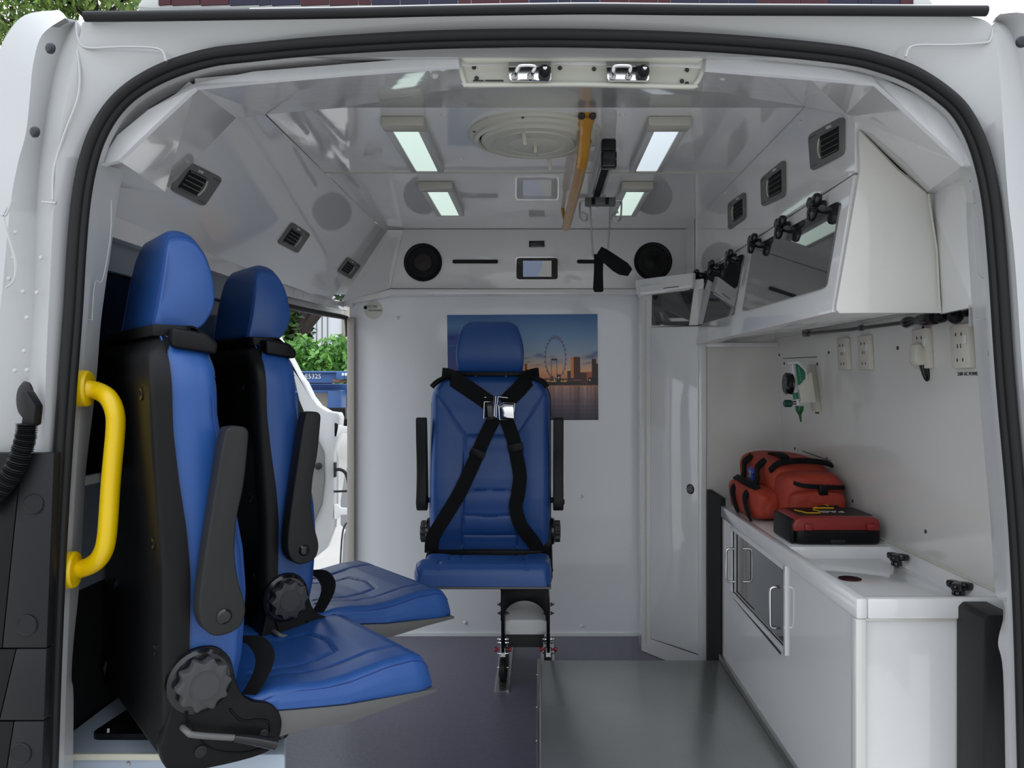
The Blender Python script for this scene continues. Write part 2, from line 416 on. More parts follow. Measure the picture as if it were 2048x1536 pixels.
# right cove above the overhead cupboard
cvr = struct(slab('wall_cove', [V(.66, 1.64, H(.575)), V(.66, 1.90, H(.690)), V(.66, 1.95, H(.690)), V(.66, 3.25, H(.690)), V(.66, 3.25, H(.436)), V(.66, 1.62, H(.436)), V(.66, 1.62, H(.54))], (.02, 0, 0), gelc), 'glossy white panel with air vents over the right cupboard')
box('end_filler', (.655, 3.24, H(.40)), (.99, 3.26, H(.72)), gel, cvr)  # both fillers added to close gaps where outside light leaked in
box('end_filler', (.655, 3.25, H(.40)), (.66, 3.52, H(.70)), gel, cvr)
tube('joint_bead', [V(.658, 1.64, H(.437)), V(.658, 3.24, H(.437))], .003, whitep, cvr, 6)
for px, py in ((1602, 245), (1517, 326), (1452, 386)):
    lathe('screw_cap', [(.006, 0), (.006, .004), (0, .006)], onplane(px, py, (.66, 0, 0), (1, 0, 0)), (-1, 0, 0), whitep, cvr, 10)

# ------------------------------------------------------------------ rear body frame
def band(name, A, B, m, parent, smooth=True, k=5, th=V(0, .012, 0)):
    """sheet between two lines of points with a little thickness"""
    a = smoothpath(A, k); b = smoothpath(B, k); n = len(a)
    vs = a + b + [p + th for p in a] + [p + th for p in b]; fs = []
    for i in range(n - 1):
        fs += [(i, i + 1, n + i + 1, n + i), (2 * n + i, 3 * n + i, 3 * n + i + 1, 2 * n + i + 1), (i, 2 * n + i, 2 * n + i + 1, i + 1), (n + i, n + i + 1, 3 * n + i + 1, 3 * n + i)]
    fs += [(0, n, 3 * n, 2 * n), (n - 1, 3 * n - 1, 4 * n - 1, 2 * n - 1)]
    return mk(name, vs, fs, m, parent, smooth, 40)
SEAL = [(94, 1600), (97, 1536), (103, 1350), (110, 1180), (118, 1020), (127, 880), (137, 740), (146, 620), (153, 500), (162, 400), (176, 325), (197, 265), (230, 213), (275, 173), (340, 139), (420, 115), (500, 105), (600, 95), (700, 88), (850, 80), (1030, 76), (1200, 77), (1380, 83), (1553, 95), (1690, 110), (1758, 125), (1826, 150), (1888, 190), (1928, 232), (1960, 300), (1982, 396), (1995, 525), (2011, 762), (2034, 1025), (2046, 1250), (2054, 1536), (2056, 1600)]
wb = struct(thing('wall_rear', (0, 1.30, 0), None, None), 'white painted rear body frame around the tailgate opening')
def off2(path, d, Y):
    out = []
    for i, (x, y) in enumerate(path):
        a = path[max(i - 1, 0)]; b = path[min(i + 1, len(path) - 1)]
        t = Vector((b[0] - a[0], b[1] - a[1])).normalized(); nn = Vector((t.y, -t.x))
        out.append(P(x + nn.x * d, y + nn.y * d, Y))
    return out
OUT = [(50, 1600), (52, 1536), (58, 1350), (66, 1180), (78, 1020), (88, 880), (92, 740), (97, 620), (103, 500), (108, 400), (112, 325), (120, 265), (135, 190), (150, 120), (160, 70), (180, 36), (300, 30), (450, 24), (600, 22), (850, 20), (1030, 18), (1200, 18), (1450, 18), (1650, 22), (1800, 26), (1930, 32), (1975, 44), (1990, 70), (1998, 130), (2006, 250), (2016, 396), (2030, 525), (2046, 762), (2066, 1025), (2080, 1250), (2090, 1536), (2092, 1600)]
band('frame_face', off2(SEAL, 10, 1.305), [P(x, y, 1.275 if 0 < i < 99 else 1.27) for i, (x, y) in enumerate(OUT)], body, wb)
# inner flange from the seal to the jamb
band('frame_flange', off2(SEAL, 8, 1.31), off2(SEAL, -22, 1.345), body, wb)
# left door channel
LCH_A = [(52, 1536), (58, 1350), (66, 1180), (78, 1020), (88, 880), (92, 740), (97, 620), (103, 500), (108, 400), (112, 325), (120, 265), (135, 190), (150, 120), (160, 70), (168, 46)]
LCH_B = [(20, 1536), (24, 1350), (30, 1180), (38, 1020), (46, 880), (58, 740), (66, 620), (70, 500), (74, 400), (80, 325), (88, 265), (100, 190), (116, 120), (134, 70), (152, 40)]
LCH_C = [(-60, 1536), (-60, 1350), (-55, 1180), (-50, 1020), (-40, 880), (-20, 740), (0, 620), (12, 500), (22, 400), (36, 325), (52, 265), (60, 190), (66, 130), (84, 70), (130, 36)]
LCH_D = [(-160, 1536), (-160, 1350), (-160, 1180), (-160, 1020), (-160, 880), (-150, 740), (-140, 620), (-120, 500), (-90, 400), (-60, 300), (-30, 210), (-8, 130), (10, 75), (50, 30), (118, 20)]
A, B_, C_, D_ = [[P(x, y, Y) for x, y in L] for L, Y in ((LCH_A, 1.276), (LCH_B, 1.33), (LCH_C, 1.30), (LCH_D, 1.33))]
band('door_channel', A, B_, body, wb)
band('channel_wall', B_, C_, body, wb)
band('outer_pillar', C_, D_, body, wb)
RCH_A = [(2092, 1536), (2066, 1025), (2046, 762), (2030, 525), (2016, 396), (2006, 250), (1998, 130), (1990, 70), (1985, 50)]
RCH_B = [(2150, 1536), (2120, 1025), (2100, 762), (2085, 525), (2070, 396), (2055, 250), (2040, 130), (2020, 60), (1992, 40)]
RCH_C = [(2330, 1536), (2330, 1025), (2320, 762), (2290, 525), (2250, 396), (2190, 250), (2110, 110), (2060, 32), (2000, 28)]
A, B_, C_ = [[P(x, y, Y) for x, y in L] for L, Y in ((RCH_A, 1.276), (RCH_B, 1.33), (RCH_C, 1.30))]
band('door_channel', A, B_, body, wb)
band('outer_pillar', B_, C_, body, wb)
# pressed lines in the sheet metal
for L in ([(153, 44), (155, 70), (162, 88), (180, 96), (240, 94), (300, 95), (325, 102), (332, 122)], [(1985, 56), (1980, 80), (1965, 86), (1900, 90), (1840, 90), (1818, 96), (1811, 114)], [(84, 404), (100, 405), (112, 406)],
          [(155, 100), (160, 150), (155, 200), (128, 270), (108, 340), (106, 400)], [(15, 415), (8, 440), (30, 520), (28, 560), (12, 575)], [(0, 428), (12, 430), (24, 400)]):
    tube('pressed_line', smoothpath([P(x, y, 1.2765) for x, y in L], 4), .0022, body, wb, 6)
for px, py in ((30, 465), (27, 515), (18, 557), (82, 515), (74, 585), (46, 583), (54, 635), (48, 702), (54, 740), (30, 741)):
    lathe('weld_dimple', [(.004, 0), (.003, -.002), (0, -.0025)], P(px, py, 1.285), (0, 1, 0), body, wb, 8)
for px, py, r in ((104, 98, .0085), (73, 265, .0085), (2043, 85, .009)):
    lathe('rubber_plug', [(r * 1.0, 0), (r * 1.1, -.004), (r * .8, -.007), (0, -.008)], P(px, py, 1.27), (.35, 1, 0), plug, wb, 16)
# jamb inside the seal
LJ = [(138, 1560), (139, 1397), (135, 1360), (139, 1290), (150, 1182), (157, 1072), (164, 944), (178, 825), (187, 739), (195, 637), (214, 500), (228, 400), (237, 352), (240, 338)]
LI = [(105, 1560), (110, 1397), (113, 1360), (116, 1290), (123, 1182), (130, 1072), (138, 944), (147, 825), (153, 739), (159, 637), (169, 500), (177, 400), (185, 345), (190, 325)]
band('door_jamb', [P(x, y, 1.335) for x, y in LI], [P(x, y, 1.40) for x, y in LJ], body, wb)
RJ = [(2019, 1560), (2014, 1350), (2004, 1290), (2014, 1240), (2010, 1200), (1998, 1185), (1987, 1025), (1974, 880), (1964, 762), (1953, 640), (1948, 560), (1944, 500), (1940, 420), (1942, 345)]
RI = [(2046, 1560), (2040, 1350), (2037, 1290), (2034, 1240), (2032, 1200), (2031, 1185), (2022, 1025), (2010, 880), (2000, 762), (1989, 640), (1984, 560), (1980, 500), (1971, 420), (1962, 345)]
band('door_jamb', [P(x, y, 1.335) for x, y in RI], [P(x, y, 1.41) for x, y in RJ], body, wb)
for L in ([(186, 640), (160, 638)], [(222, 400), (221, 470), (205, 560), (190, 565), (184, 640)], [(1952, 640), (1988, 637)], [(1945, 380), (1952, 520), (1958, 550), (1980, 562)]):
    tube('pressed_line', smoothpath([P(x, y, 1.362) for x, y in L], 4), .0010, body, wb, 6)
for px, py, r in ((168, 587, .005), (165, 709, .0105), (206, 368, .002), (200, 414, .002), (1978, 586, .006), (1984, 706, .0115), (1942, 362, .003)):
    lathe('rubber_plug', [(r, 0), (r, -.006), (r * .7, -.009), (0, -.01)], P(px, py, 1.372), (.5 if px < 1000 else -.5, 1, 0), plug, wb, 16)
# bright end faces of the lining
UL = [(196, 326), (210, 308), (235, 270), (297, 219), (386, 168), (506, 143), (700, 127), (800, 119), (917, 110)]
LL = [(198, 331), (236, 321), (262, 296), (320, 240), (390, 175), (533, 161), (700, 147), (800, 140), (918, 132)]
struct(band('trim_1', [P(x, y, 1.362) for x, y in UL], [P(x, y, 1.350) for x, y in LL], lin, None, smooth=False, k=1), 'white cut edge of the lining at upper left')
UR = [(1413, 113), (1520, 116), (1642, 126), (1741, 147), (1826, 185), (1895, 226), (1930, 264), (1955, 331)]
LR = [(1412, 138), (1520, 147), (1642, 157), (1753, 167), (1815, 222), (1875, 278), (1930, 329), (1957, 334)]
struct(band('trim_2', [P(x, y, 1.362) for x, y in UR], [P(x, y, 1.350) for x, y in LR], lin, None, smooth=False, k=1), 'white cut edge of the lining at upper right')
# grey gap strip between seal and lining
band('gap_strip', off2(SEAL[9:31], -12, 1.335), off2(SEAL[9:31], -40, 1.385), body, wb)
# rubber seal
sp = [P(x, y, 1.295) for x, y in SEAL]
t3 = struct(mk('trim_3', *tube_g(smoothpath(off2(SEAL, 7, 1.292), 5), .0092, 10), rubber, None, True, 60), 'black rubber door seal around the rear opening')
tube('inner_bead', smoothpath(off2(SEAL, -9, 1.30), 5), .0082, rubber, t3, 10)

# ------------------------------------------------------------------ things on the rear frame
ls = thing('latch_cover', P(1165, 175, 1.38), 'cream latch recess in the middle of the opening header with two steel catches', 'cover')
lp = roundpoly([(914, 100), (1417, 102), (1412, 140), (1388, 175), (1160, 170), (926, 171)], 12)
slab('backplate', [P(x, y, 1.375) for x, y in lp], (0, .01, 0), creamp, ls)
tube('rolled_edge', smoothpath([P(*q, 1.372) for q in ((917, 108), (922, 140), (930, 165), (945, 170), (1160, 168), (1370, 173), (1390, 168), (1402, 148), (1411, 118))], 4), .0045, creamp, ls, 8)
slab('upper_lip', [P(905, 92, 1.34), P(1425, 94, 1.34), P(1400, 124, 1.352), P(1165, 119, 1.352), P(930, 124, 1.352)], (0, .012, 0), creamp, ls, .003)
for px, py in ((948, 135), (953, 156), (1374, 140), (1364, 162), (1374, 167), (1120, 136), (1188, 138)):
    lathe('screw_hole', [(.004, 0), (.003, -.002), (0, -.002)], P(px, py, 1.373), (0, 1, 0), inkm, ls, 10)
for a, b in ((946, 967), (970, 1007), (1275, 1295)):
    tube('slot', [P(a, 161, 1.372), P(b, 161, 1.372)], .0012, inkm, ls, 6)
for x0, dx, lab, slant in ((1017, 85, 'steel striker plate with slanted loop in cream recess, left one', 5), (1213, 85, 'steel striker plate with upright loop in cream recess, right one', 0)):
    s = thing('striker_plate', P(x0 + 42, 162, 1.36), lab, 'catch', 'strikers in the header')
    q = roundpoly([(x0, 132), (x0 + dx, 130), (x0 + dx, 161), (x0 + 2, 160)], 5)
    slab('plate', [P(x, y, 1.355) for x, y in q], (0, .008, 0), chrome, s)
    slab('top_flange', [P(x0, 122, 1.358), P(x0 + dx, 121, 1.358), P(x0 + dx, 131, 1.352), P(x0, 132, 1.352)], (0, .004, .001), steel, s)
    lx = x0 + 10
    tube('loop', smoothpath([P(lx + 2, 152, 1.352), P(lx + 3 + slant * .4, 146, 1.33), P(lx + 5 + slant, 134, 1.322), P(lx + 12 + slant, 131, 1.32), P(lx + 32 + slant, 131, 1.32), P(lx + 38 + slant, 134, 1.322), P(lx + 36 + slant * .4, 146, 1.33), P(lx + 34, 152, 1.352)], 5), .0038, chrome, s, 10)
    for k in (lx + 2, lx + 34): lathe('bushing', [(.006, 0), (.006, -.003), (.004, -.004)], P(k, 153, 1.354), (0, 1, 0), steel, s, 14)
    b = lathe('rubber_buffer', [(.010, 0), (.011, -.008), (.0105, -.014), (.008, -.02), (.004, -.024), (0, -.025)], P(x0 + 72, 146, 1.354), (0, 1, .1), rubber, s, 20)
    lathe('screw_head', [(.0035, -.022), (.0035, -.026), (0, -.0275)], P(x0 + 73, 144, 1.354), (0, 1, .1), chrome, b, 12)

# grab bar on the left jamb
gb = thing('grab_bar', P(150, 1150, 1.34), 'thick bright yellow grab bar on two round flanges beside the left seats', 'grab bar')
g0, g1 = P(172, 778, 1.34), P(142, 1138, 1.33)
path = [g0 + V(-.008, .0, 0), g0, P(195, 782, 1.355), P(216, 795, 1.345), P(229, 822, 1.34), P(231, 860, 1.34), P(222, 960, 1.338), P(214, 1070, 1.336), P(204, 1108, 1.338), P(186, 1128, 1.345), P(160, 1138, 1.352), g1 + V(-.008, 0, 0)]
tube('bar', smoothpath(path, 6), .0155, yellow, gb, 18)
for c in (P(165, 777, 1.345), P(138, 1140, 1.335)):
    lathe('flange', [(.030, -.012), (.0315, -.010), (.0315, .008), (.029, .012), (.016, .012)], c, (.98, .18, 0), yellow, gb, 32)

# conduit on the left pillar
cd = thing('cable_conduit', P(60, 840, 1.26), 'black corrugated cable conduit bending down from an oval grommet on the left pillar', 'conduit')
lathe('grommet', [(.024, .004), (.025, -.002), (.020, -.008), (.012, -.010), (0, -.010)], P(44, 808, 1.275), (.35, 1, 0), rubber, cd, 24).data.transform(Matrix.Diagonal((.72, 1, 1.25, 1)))
el = slab('elbow', [P(*q, 1.245) for q in ((38, 782), (52, 780), (71, 812), (67, 852), (40, 852), (45, 818))], (0, .022, 0), rubber, cd, .004)
cp = smoothpath([P(x, y, 1.25) for x, y in ((54, 848), (52, 870), (46, 895), (35, 925), (20, 952), (0, 978), (-25, 1000), (-50, 1018))], 22)
tube('corrugated_tube', cp, [.0135 + .0028 * math.sin(i * 1.9) for i in range(len(cp))], rubber, cd, 16)

# black plastic corner trim lower left
ct = thing('corner_trim', P(60, 1536, 1.25), 'black plastic trim with round caps below the white left pillar', 'trim')
yb = [905, 1297, 1442, 1700]
def lx(y): return 108 - (y - 905) * (108 - 84) / (1536 - 905)
for i in range(3):
    y0, y1 = yb[i] + 1, yb[i + 1] - 1
    poly = [(lx(y0), y0), (lx(y1), y1), (20 - (y1 - 905) * .04, y1), (44 - (y0 - 905) * .03, y0)]
    slab('trim_segment', [P(x, y, 1.262) for x, y in poly], (0, .02, 0), trimp, ct, .002)
    poly = [(43 - (y0 - 905) * .03, y0), (19 - (y1 - 905) * .04, y1), (-200, y1), (-200, y0)]
    slab('side_segment', [P(x, y, 1.262 + (.06 if j > 1 else 0)) for j, (x, y) in enumerate(poly)], (0, .02, 0), blackp, ct, .002)
for px, py in ((68, 1008), (55, 1250), (43, 1506)):
    lathe('round_cap', [(.0165, 0), (.0165, -.002), (.0155, -.003), (.0145, -.0022), (0, -.0026)], P(px, py, 1.262), (0, 1, 0), trimp, ct, 28)

# rain strip and light bar over the opening
ds = thing('rain_strip', P(1070, 30, 1.26), 'long black rubber rain strip above the rear opening', 'strip')
L = [(170, 33), (300, 32), (500, 29), (700, 26), (870, 22), (1070, 19), (1200, 18), (1400, 20), (1650, 21), (1850, 22), (1973, 22)]
o = tube('strip', smoothpath([P(x, y, 1.262) for x, y in L], 5), .0085, rubber, ds, 10)
tube('chrome_line', smoothpath([P(x, y - 11, 1.262) for x, y in L[2:]], 5), .0018, chrome, ds, 6)
lb = thing('light_bar', P(1075, 4, 1.5), 'dark red and blue warning light bar on the roof above the opening', 'light bar')
slab('housing', [P(x, y, 1.40) for x, y in ((272, 14), (300, -30), (1840, -30), (1868, 8), (1860, 12), (300, 16))], (0, .12, 0), lampf, lb, .004)
k = 0; x = 316
while x < 1826:
    wd = 58 if k % 4 else 26
    slab('lens', [P(x + 1, 8 + (2 if x < 700 else 0), 1.396), P(min(x + wd, 1828) - 1, 8, 1.396), P(min(x + wd, 1828) - 1, -24, 1.396), P(x + 1, -24, 1.396)], (0, .006, 0), lightbar if (k // 3) % 2 == 0 else lightbar2, lb)
    x += wd; k += 1

# ------------------------------------------------------------------ seats
def ip(u, tab): return float(np.interp(u, [t[0] for t in tab], [t[1] for t in tab]))
FRONT = [(-.06, .045), (-.008, .051), (.042, .062), (.094, .066), (.155, .069), (.226, .064), (.288, .053), (.38, .033), (.464, .020), (.541, .018), (.575, .012), (.592, -.006), (.602, -.03)]
REAR = [(-.06, -.045), (.039, -.050), (.064, -.037), (.114, -.036), (.198, -.035), (.274, -.041), (.358, -.053), (.441, -.062), (.524, -.064), (.573, -.065), (.602, -.066)]
BACK = [(-.06, -.074), (.1, -.074), (.2, -.074), (.3, -.080), (.4, -.087), (.52, -.092), (.575, -.09), (.605, -.075)]
def seg_d(px, py, S):
    d = 9
    for (ax, ay), (bx, by) in S:
        vx, vy = bx - ax, by - ay; t = max(0, min(1, ((px - ax) * vx + (py - ay) * vy) / (vx * vx + vy * vy)))
        d = min(d, math.hypot(px - ax - vx * t, py - ay - vy * t))
    return d
BSEAM = []
for s in (1, -1):
    BSEAM += [((s * .212, .53), (s * .098, .378)), ((s * .098, .378), (s * .108, -.02)), ((0, .378), (s * .098, .378)), ((0, .185), (s * .05, .183)), ((s * .05, .183), (s * .10, .178)), ((0, .088), (s * .104, .092)), ((0, .018), (s * .106, .020))]
CTOP = [(0, -.046), (.069, -.040), (.113, -.032), (.16, -.036), (.208, -.044), (.259, -.045), (.345, -.035), (.400, -.036), (.425, -.045), (.440, -.062), (.449, -.085), (.450, -.113)]
CBOT = [(0, -.062), (.069, -.060), (.16, -.078), (.249, -.094), (.449, -.115)]
CSEAM = []
for s in (1, -1):
    CSEAM += [((s * .135, .10), (s * .150, .445)), ((s * .105, .11), (s * .075, .30)), ((0, .315), (s * .075, .30))]
def seat_parts(root, sz, knobs, lever, harness, lap):
    Z = lambda u: u * sz
    T = (lambda f: .050 * f / .45 - .018 * (1 - f / .45)) if harness else (lambda f: 0)
    # backrest cushion
    rings = []
    for i in range(124):
        u = -.05 + .652 * i / 123
        hw = .233 if u < .50 else .233 - .055 * max(0, (u - .50) / .102) ** 2.2
        f1 = ip(u, FRONT); f0 = ip(u, REAR); r = min(.03, (f1 - f0) * .45)
        pts = []
        for j in range(5): pts.append((hw + .003 * math.sin(math.pi * j / 5), f0 + (f1 - r - f0) * j / 5))
        for j in range(6):
            a = math.pi / 2 * j / 6; pts.append((hw - r + r * math.cos(a), f1 - r + r * math.sin(a)))
        m_ = 84; xs = [(hw - r) * (1 - 2 * j / m_) for j in range(m_ + 1)]
        for x in xs: pts.append((x, f1))
        for (a, b) in pts[:11][::-1]: pts.append((-a, b))
        ring = []
        for (x, f) in pts:
            if f > f1 - r * .6:
                dep = .014 * (1 / (1 + math.exp((abs(x) - .135) / .016))) * min(1, max(0, (.5 - u) / .12))
                f -= dep + .0042 * math.exp(-(seg_d(x, u, BSEAM) / .0042) ** 2)
                f += .0025 * math.sin((u - .018) / .0835 * math.pi) ** 2 * (abs(x) < .1) * (u < .36)
            ring.append((x, f, Z(u)))
        rings.append(ring)
    mk('backrest', *rings_g(rings), blue, root, True, 50)
    # seams as thread lines
    mb = MB()
    for (a, b) in BSEAM:
        pp = []
        for j in range(7):
            x = a[0] + (b[0] - a[0]) * j / 6; u = a[1] + (b[1] - a[1]) * j / 6
            dep = .014 * (1 / (1 + math.exp((abs(x) - .135) / .016))) * min(1, max(0, (.5 - u) / .12))
            pp.append((x, ip(u, FRONT) - dep - .0030, Z(u)))
        mb.add(*tube_g(pp, .0009, 5))
    for s in (1, -1):
        mb.add(*tube_g([(s * .233, ip(u, FRONT) - .014, Z(u)) for u in np.linspace(-.03, .50, 24)], .0009, 5))
    mb.build('backrest_seam', blued, root)
    # shell
    rings = []
    for i in range(40):
        u = -.06 + .662 * i / 39
        hw = .240 if u < .50 else .240 - .06 * max(0, (u - .50) / .102) ** 2.4
        b = ip(u, BACK); f0 = ip(u, REAR) + .002; r = min(.026, (f0 - b) * .9 + .004)
        if u > .57: b += (u - .57) * .4
        pts = [(hw, f0)]
        for j in range(7):
            a = math.pi / 2 * j / 6; pts.append((hw - r + r * math.cos(a), b + r - r * math.sin(a)))
        pts += [(-x, y) for x, y in pts[::-1]]
        rings.append([(x, y, Z(u)) for x, y in pts])
    sh = mk('back_shell', *rings_g(rings), blackp, root, True, 50)
    slab('shell_top', [(x, y, Z(.598)) for x, y in roundpoly([(.185, -.078), (.185, -.012), (-.185, -.012), (-.185, -.078)], .02)], (0, 0, Z(.020)), blackp, root, .003)
    for (x, u) in ((.17, .50), (-.17, .50), (.19, .25), (.19, .07), (-.12, .12)):
        lathe('screw_recess', [(.011, 0), (.011, -.003), (.008, -.002), (0, .001)], (x, ip(u, BACK) + .001, Z(u)), (0, 1, 0), blackg, sh, 16)
    # headrest
    prof = [(-.062, .622), (-.056, .66), (-.049, .71), (-.042, .755), (-.036, .785), (-.028, .796), (-.012, .800), (.006, .796), (.018, .784), (.028, .762), (.036, .730), (.040, .695), (.039, .668), (.032, .645), (.018, .622), (0, .613), (-.03, .611), (-.052, .613)]
    prof = [tuple(p) for p in smoothpath([Vector((a, b, 0)) for a, b in prof + prof[:1]], 3)[:-1]]
    cf = -.008
    rings = []
    for s, k in ((-1, .91), (-.99, .955), (-.97, .985), (-.92, 1), (-.8, 1), (-.65, 1), (-.45, 1), (-.2, 1), (0, 1), (.2, 1), (.45, 1), (.65, 1), (.8, 1), (.92, 1), (.97, .985), (.99, .955), (1, .91)):
        ring = []
        for (f, u, _) in prof:
            q = (u - .611) / .189
            hw = float(np.interp(q, [0, .2, .4, .6, .8, 1], [.126, .1305, .132, .1295, .122, .110]))
            uu = .611 + (u - .611) * (1 - .12 * max(0, (abs(s) - .60) / .40) ** 2.2)
            ring.append((s * hw, cf + (f - cf) * k, Z(.705 + (uu - .705) * (k * .5 + .5))))
        rings.append(ring)
    hr = mk('headrest', *rings_g(rings), blue, root, True, 60)
    mb = MB()
    for s in (1, -1):
        for sg in (0,):
            pp = []
            for (f, u, _) in prof:
                q = (u - .611) / .189
                hw = float(np.interp(q, [0, .2, .4, .6, .8, 1], [.126, .1305, .132, .1295, .122, .110]))
                uu = .611 + (u - .611) * (1 - .12 * (.34 / .40) ** 2.2)
                pp.append((s * hw * .93, cf + (f - cf) * 1.003, Z(.705 + (uu - .705) * 1.0)))
            mb.add(*tube_g(pp, .0011, 5, closed=True))
    mb.build('headrest_seam', blued, hr)['kind'] = 'stuff'
    for s in (1, -1):
        tube('headrest_post', [(s * .06, -.025, Z(.59)), (s * .06, -.022, Z(.63))], .006, chrome, root, 10)
    # shoulder guides and belt over them
    for s in (() if harness else (1,)):
        g = slab('shoulder_guide', [(s * .085, f, Z(u)) for f, u in ((-.055, .578), (.016, .568), (.019, .586), (.0, .604), (-.055, .612))], (s * .135, 0, -.052 if harness else 0), blackp, root, .006, seg=3)
        ribbon('guide_strap', smoothpath([(s * .15, -.05, Z(.598)), (s * .15, -.028, Z(.614)), (s * .148, -.008, Z(.616)), (s * .146, .012, Z(.600))], 4), (.052, 0, 0), web, g, .0016)
    # armrests
    ap = [(.012, .445), (.034, .446), (.046, .438), (.045, .41), (.038, .345), (.028, .297), (.024, .239), (.030, .188), (.040, .152), (.041, .131), (.033, .112), (.012, .103), (-.010, .105), (-.025, .120), (-.032, .145), (-.030, .185), (-.020, .261), (-.005, .358), (.005, .42)]
    for s in (1, -1):
        q = [tuple(p) for p in smoothpath([Vector((a, b, 0)) for a, b in ap + ap[:1]], 3)[:-1]]
        a = slab('armrest', [(s * .248, f, Z(u)) for f, u, _ in q], (s * .040, 0, 0), greyp, root, .004, seg=3)
        lathe('pivot_cap', [(.013, .0), (.0125, .002), (.009, .005), (0, .0065)], (s * .2875, .006, Z(.134)), (s, 0, 0), blackg, a, 20)
        tube('armrest_axle', [(s * .225, .0, Z(.14)), (s * .25, .0, Z(.14))], .011, blackp, root, 12)
    # side brackets with recliner housing
    bp = [(-.080, -.075), (-.066, -.025), (-.062, .007), (-.060, .040), (-.045, .066), (-.020, .076), (.010, .070), (.032, .045), (.040, .010), (.050, -.018), (.070, -.038), (.100, -.050), (.117, -.070), (.122, -.096), (.112, -.125), (.085, -.136), (.02, -.134), (-.05, -.124), (-.072, -.108)]
    for s in (1, -1):
        q = [tuple(p) for p in smoothpath([Vector((a, b, 0)) for a, b in bp + bp[:1]], 3)[:-1]]
        b = slab('side_bracket', [(s * .212, f, Z(u)) for f, u, _ in q], (s * .030, 0, 0), blackp, root, .004, seg=2)
        tube('pressed_rib', smoothpath([(s * .2425, f, Z(u)) for f, u in ((.03, -.04), (.05, -.065), (.08, -.072), (.098, -.082), (.1, -.1))], 4), .0022, blackp, b, 6)
        tube('pressed_rib', smoothpath([(s * .2425, f, Z(u)) for f, u in ((-.045, -.02), (-.03, -.06), (.0, -.1), (.05, -.122), (.09, -.125))], 4), .0022, blackp, b, 6)
        for f, u, r in ((.088, -.098, .007), (-.018, -.098, .010)):
            lathe('bracket_bolt', [(r, 0), (r, .003), (r * .6, .004), (r * .5, .003), (0, .003)], (s * .242, f, Z(u)), (s, 0, 0), greyp, b, 14)
        if s in knobs:
            lathe('recliner_housing', [(.052, -.008), (.053, .008), (.047, .012), (0, .012)], (s * .242, -.020, Z(.022)), (s, 0, 0), blackg, b, 36)
            pr = []
            for j in range(100):
                a = 2 * math.pi * j / 100; t = (abs(math.sin(5 * a)) ** 2 + .03) ** .5 / 1.015
                pr.append((a, .0362 + .0096 * (1 - t)))
            kb = slab('recliner_knob', [(s * .252, -.020 + r * math.cos(a), Z(.022) + r * math.sin(a)) for a, r in pr], (s * .024, 0, 0), knobm, root, .003)
            lathe('knob_ring', [(.0245, 0), (.0245, .0012), (.023, .0012), (.023, .0002), (0, .0002)], (s * .2762, -.020, Z(.022)), (s, 0, 0), knobm, kb, 40)
    slab('seat_back_frame', [(-.208, f, Z(u)) for f, u in ((-.078, -.095), (-.068, -.03), (-.072, .01), (-.055, .03), (.03, -.01), (.04, -.045), (.09, -.062), (.1, -.11), (.04, -.125), (-.05, -.118))], (.416, 0, 0), blackp, root, .006)
    if harness: box('hinge_bar', (-.205, .045, Z(-.075)), (.205, .065, Z(-.033)), blackp, root, .004)
    if lever:
        lv = tube('height_lever', smoothpath([(.242, -.046, Z(-.050)), (.262, -.044, Z(-.051)), (.268, -.034, Z(-.057)), (.269, .03, Z(-.080))], 5), .0052, panm, root, 12)
        tube('lever_grip', [(.269, .028, Z(-.079)), (.270, .06, Z(-.092)), (.271, .098, Z(-.110))], [.0072, .0088, .0105], blackg, lv, 14)
    # seat cushion
    rings = []
    N = 96
    for i in range(N + 1):
        f = .01 + .439 * (1 - (1 - i / N) ** 1.25) if i < N else .450
        u1 = ip(f, CTOP); u0 = ip(f, CBOT); hw = .231
        if f > .40: hw -= .018 * ((f - .40) / .05) ** 2.2
        hw *= 1 - .06 * max(0, (.12 - f) / .12)
        r = min(.022, (u1 - u0) * .45)
        pts = [(hw, u0)]
        for j in range(4): pts.append((hw + .004, u0 + (u1 - r - u0) * (j + .5) / 4.2))
        for j in range(6):
            a = math.pi / 2 * j / 6; pts.append((hw - r + r * math.cos(a), u1 - r + r * math.sin(a)))
        xs = [(hw - r) * (1 - 2 * j / 70) for j in range(71)]
        pts += [(x, u1) for x in xs] + [(-a, b) for a, b in pts[:11][::-1]]
        ring = []
        for (x, u) in pts:
            if u > u1 - r * .5 and f < .44:
                u -= .006 * (1 / (1 + math.exp((abs(x) - .15) / .014))) * min(1, max(0, (.43 - f) / .15)) * min(1, f / .1)
                u -= .0036 * math.exp(-(seg_d(x, f, CSEAM) / .0042) ** 2)
                u += .0015 * math.sin(f * 60 + x * 20) * math.exp(-(f / .1) ** 2)
            ring.append((x, f, Z(u) + T(f)))
        rings.append(ring)
    cu = mk('seat_cushion', *rings_g(rings), blue, root, True, 50)
    mb = MB()
    for (a, b) in CSEAM:
        pp = []
        for j in range(9):
            x = a[0] + (b[0] - a[0]) * j / 8; f = a[1] + (b[1] - a[1]) * j / 8
            dep = .006 * (1 / (1 + math.exp((abs(x) - .15) / .014))) * min(1, max(0, (.43 - f) / .15)) * min(1, f / .1) if f < .44 else 0
            pp.append((x, f, Z(ip(f, CTOP) - dep - .0028) + T(f)))
        mb.add(*tube_g(pp, .0009, 5))
    for s in (1, -1):
        mb.add(*tube_g([(s * (.228 - (.018 * ((f - .40) / .05) ** 2.2 if f > .4 else 0)), f, Z(ip(f, CTOP) - .0105) + T(f)) for f in np.linspace(.09, .44, 26)], .0013, 5))
    mb.build('cushion_seam', blued, cu)
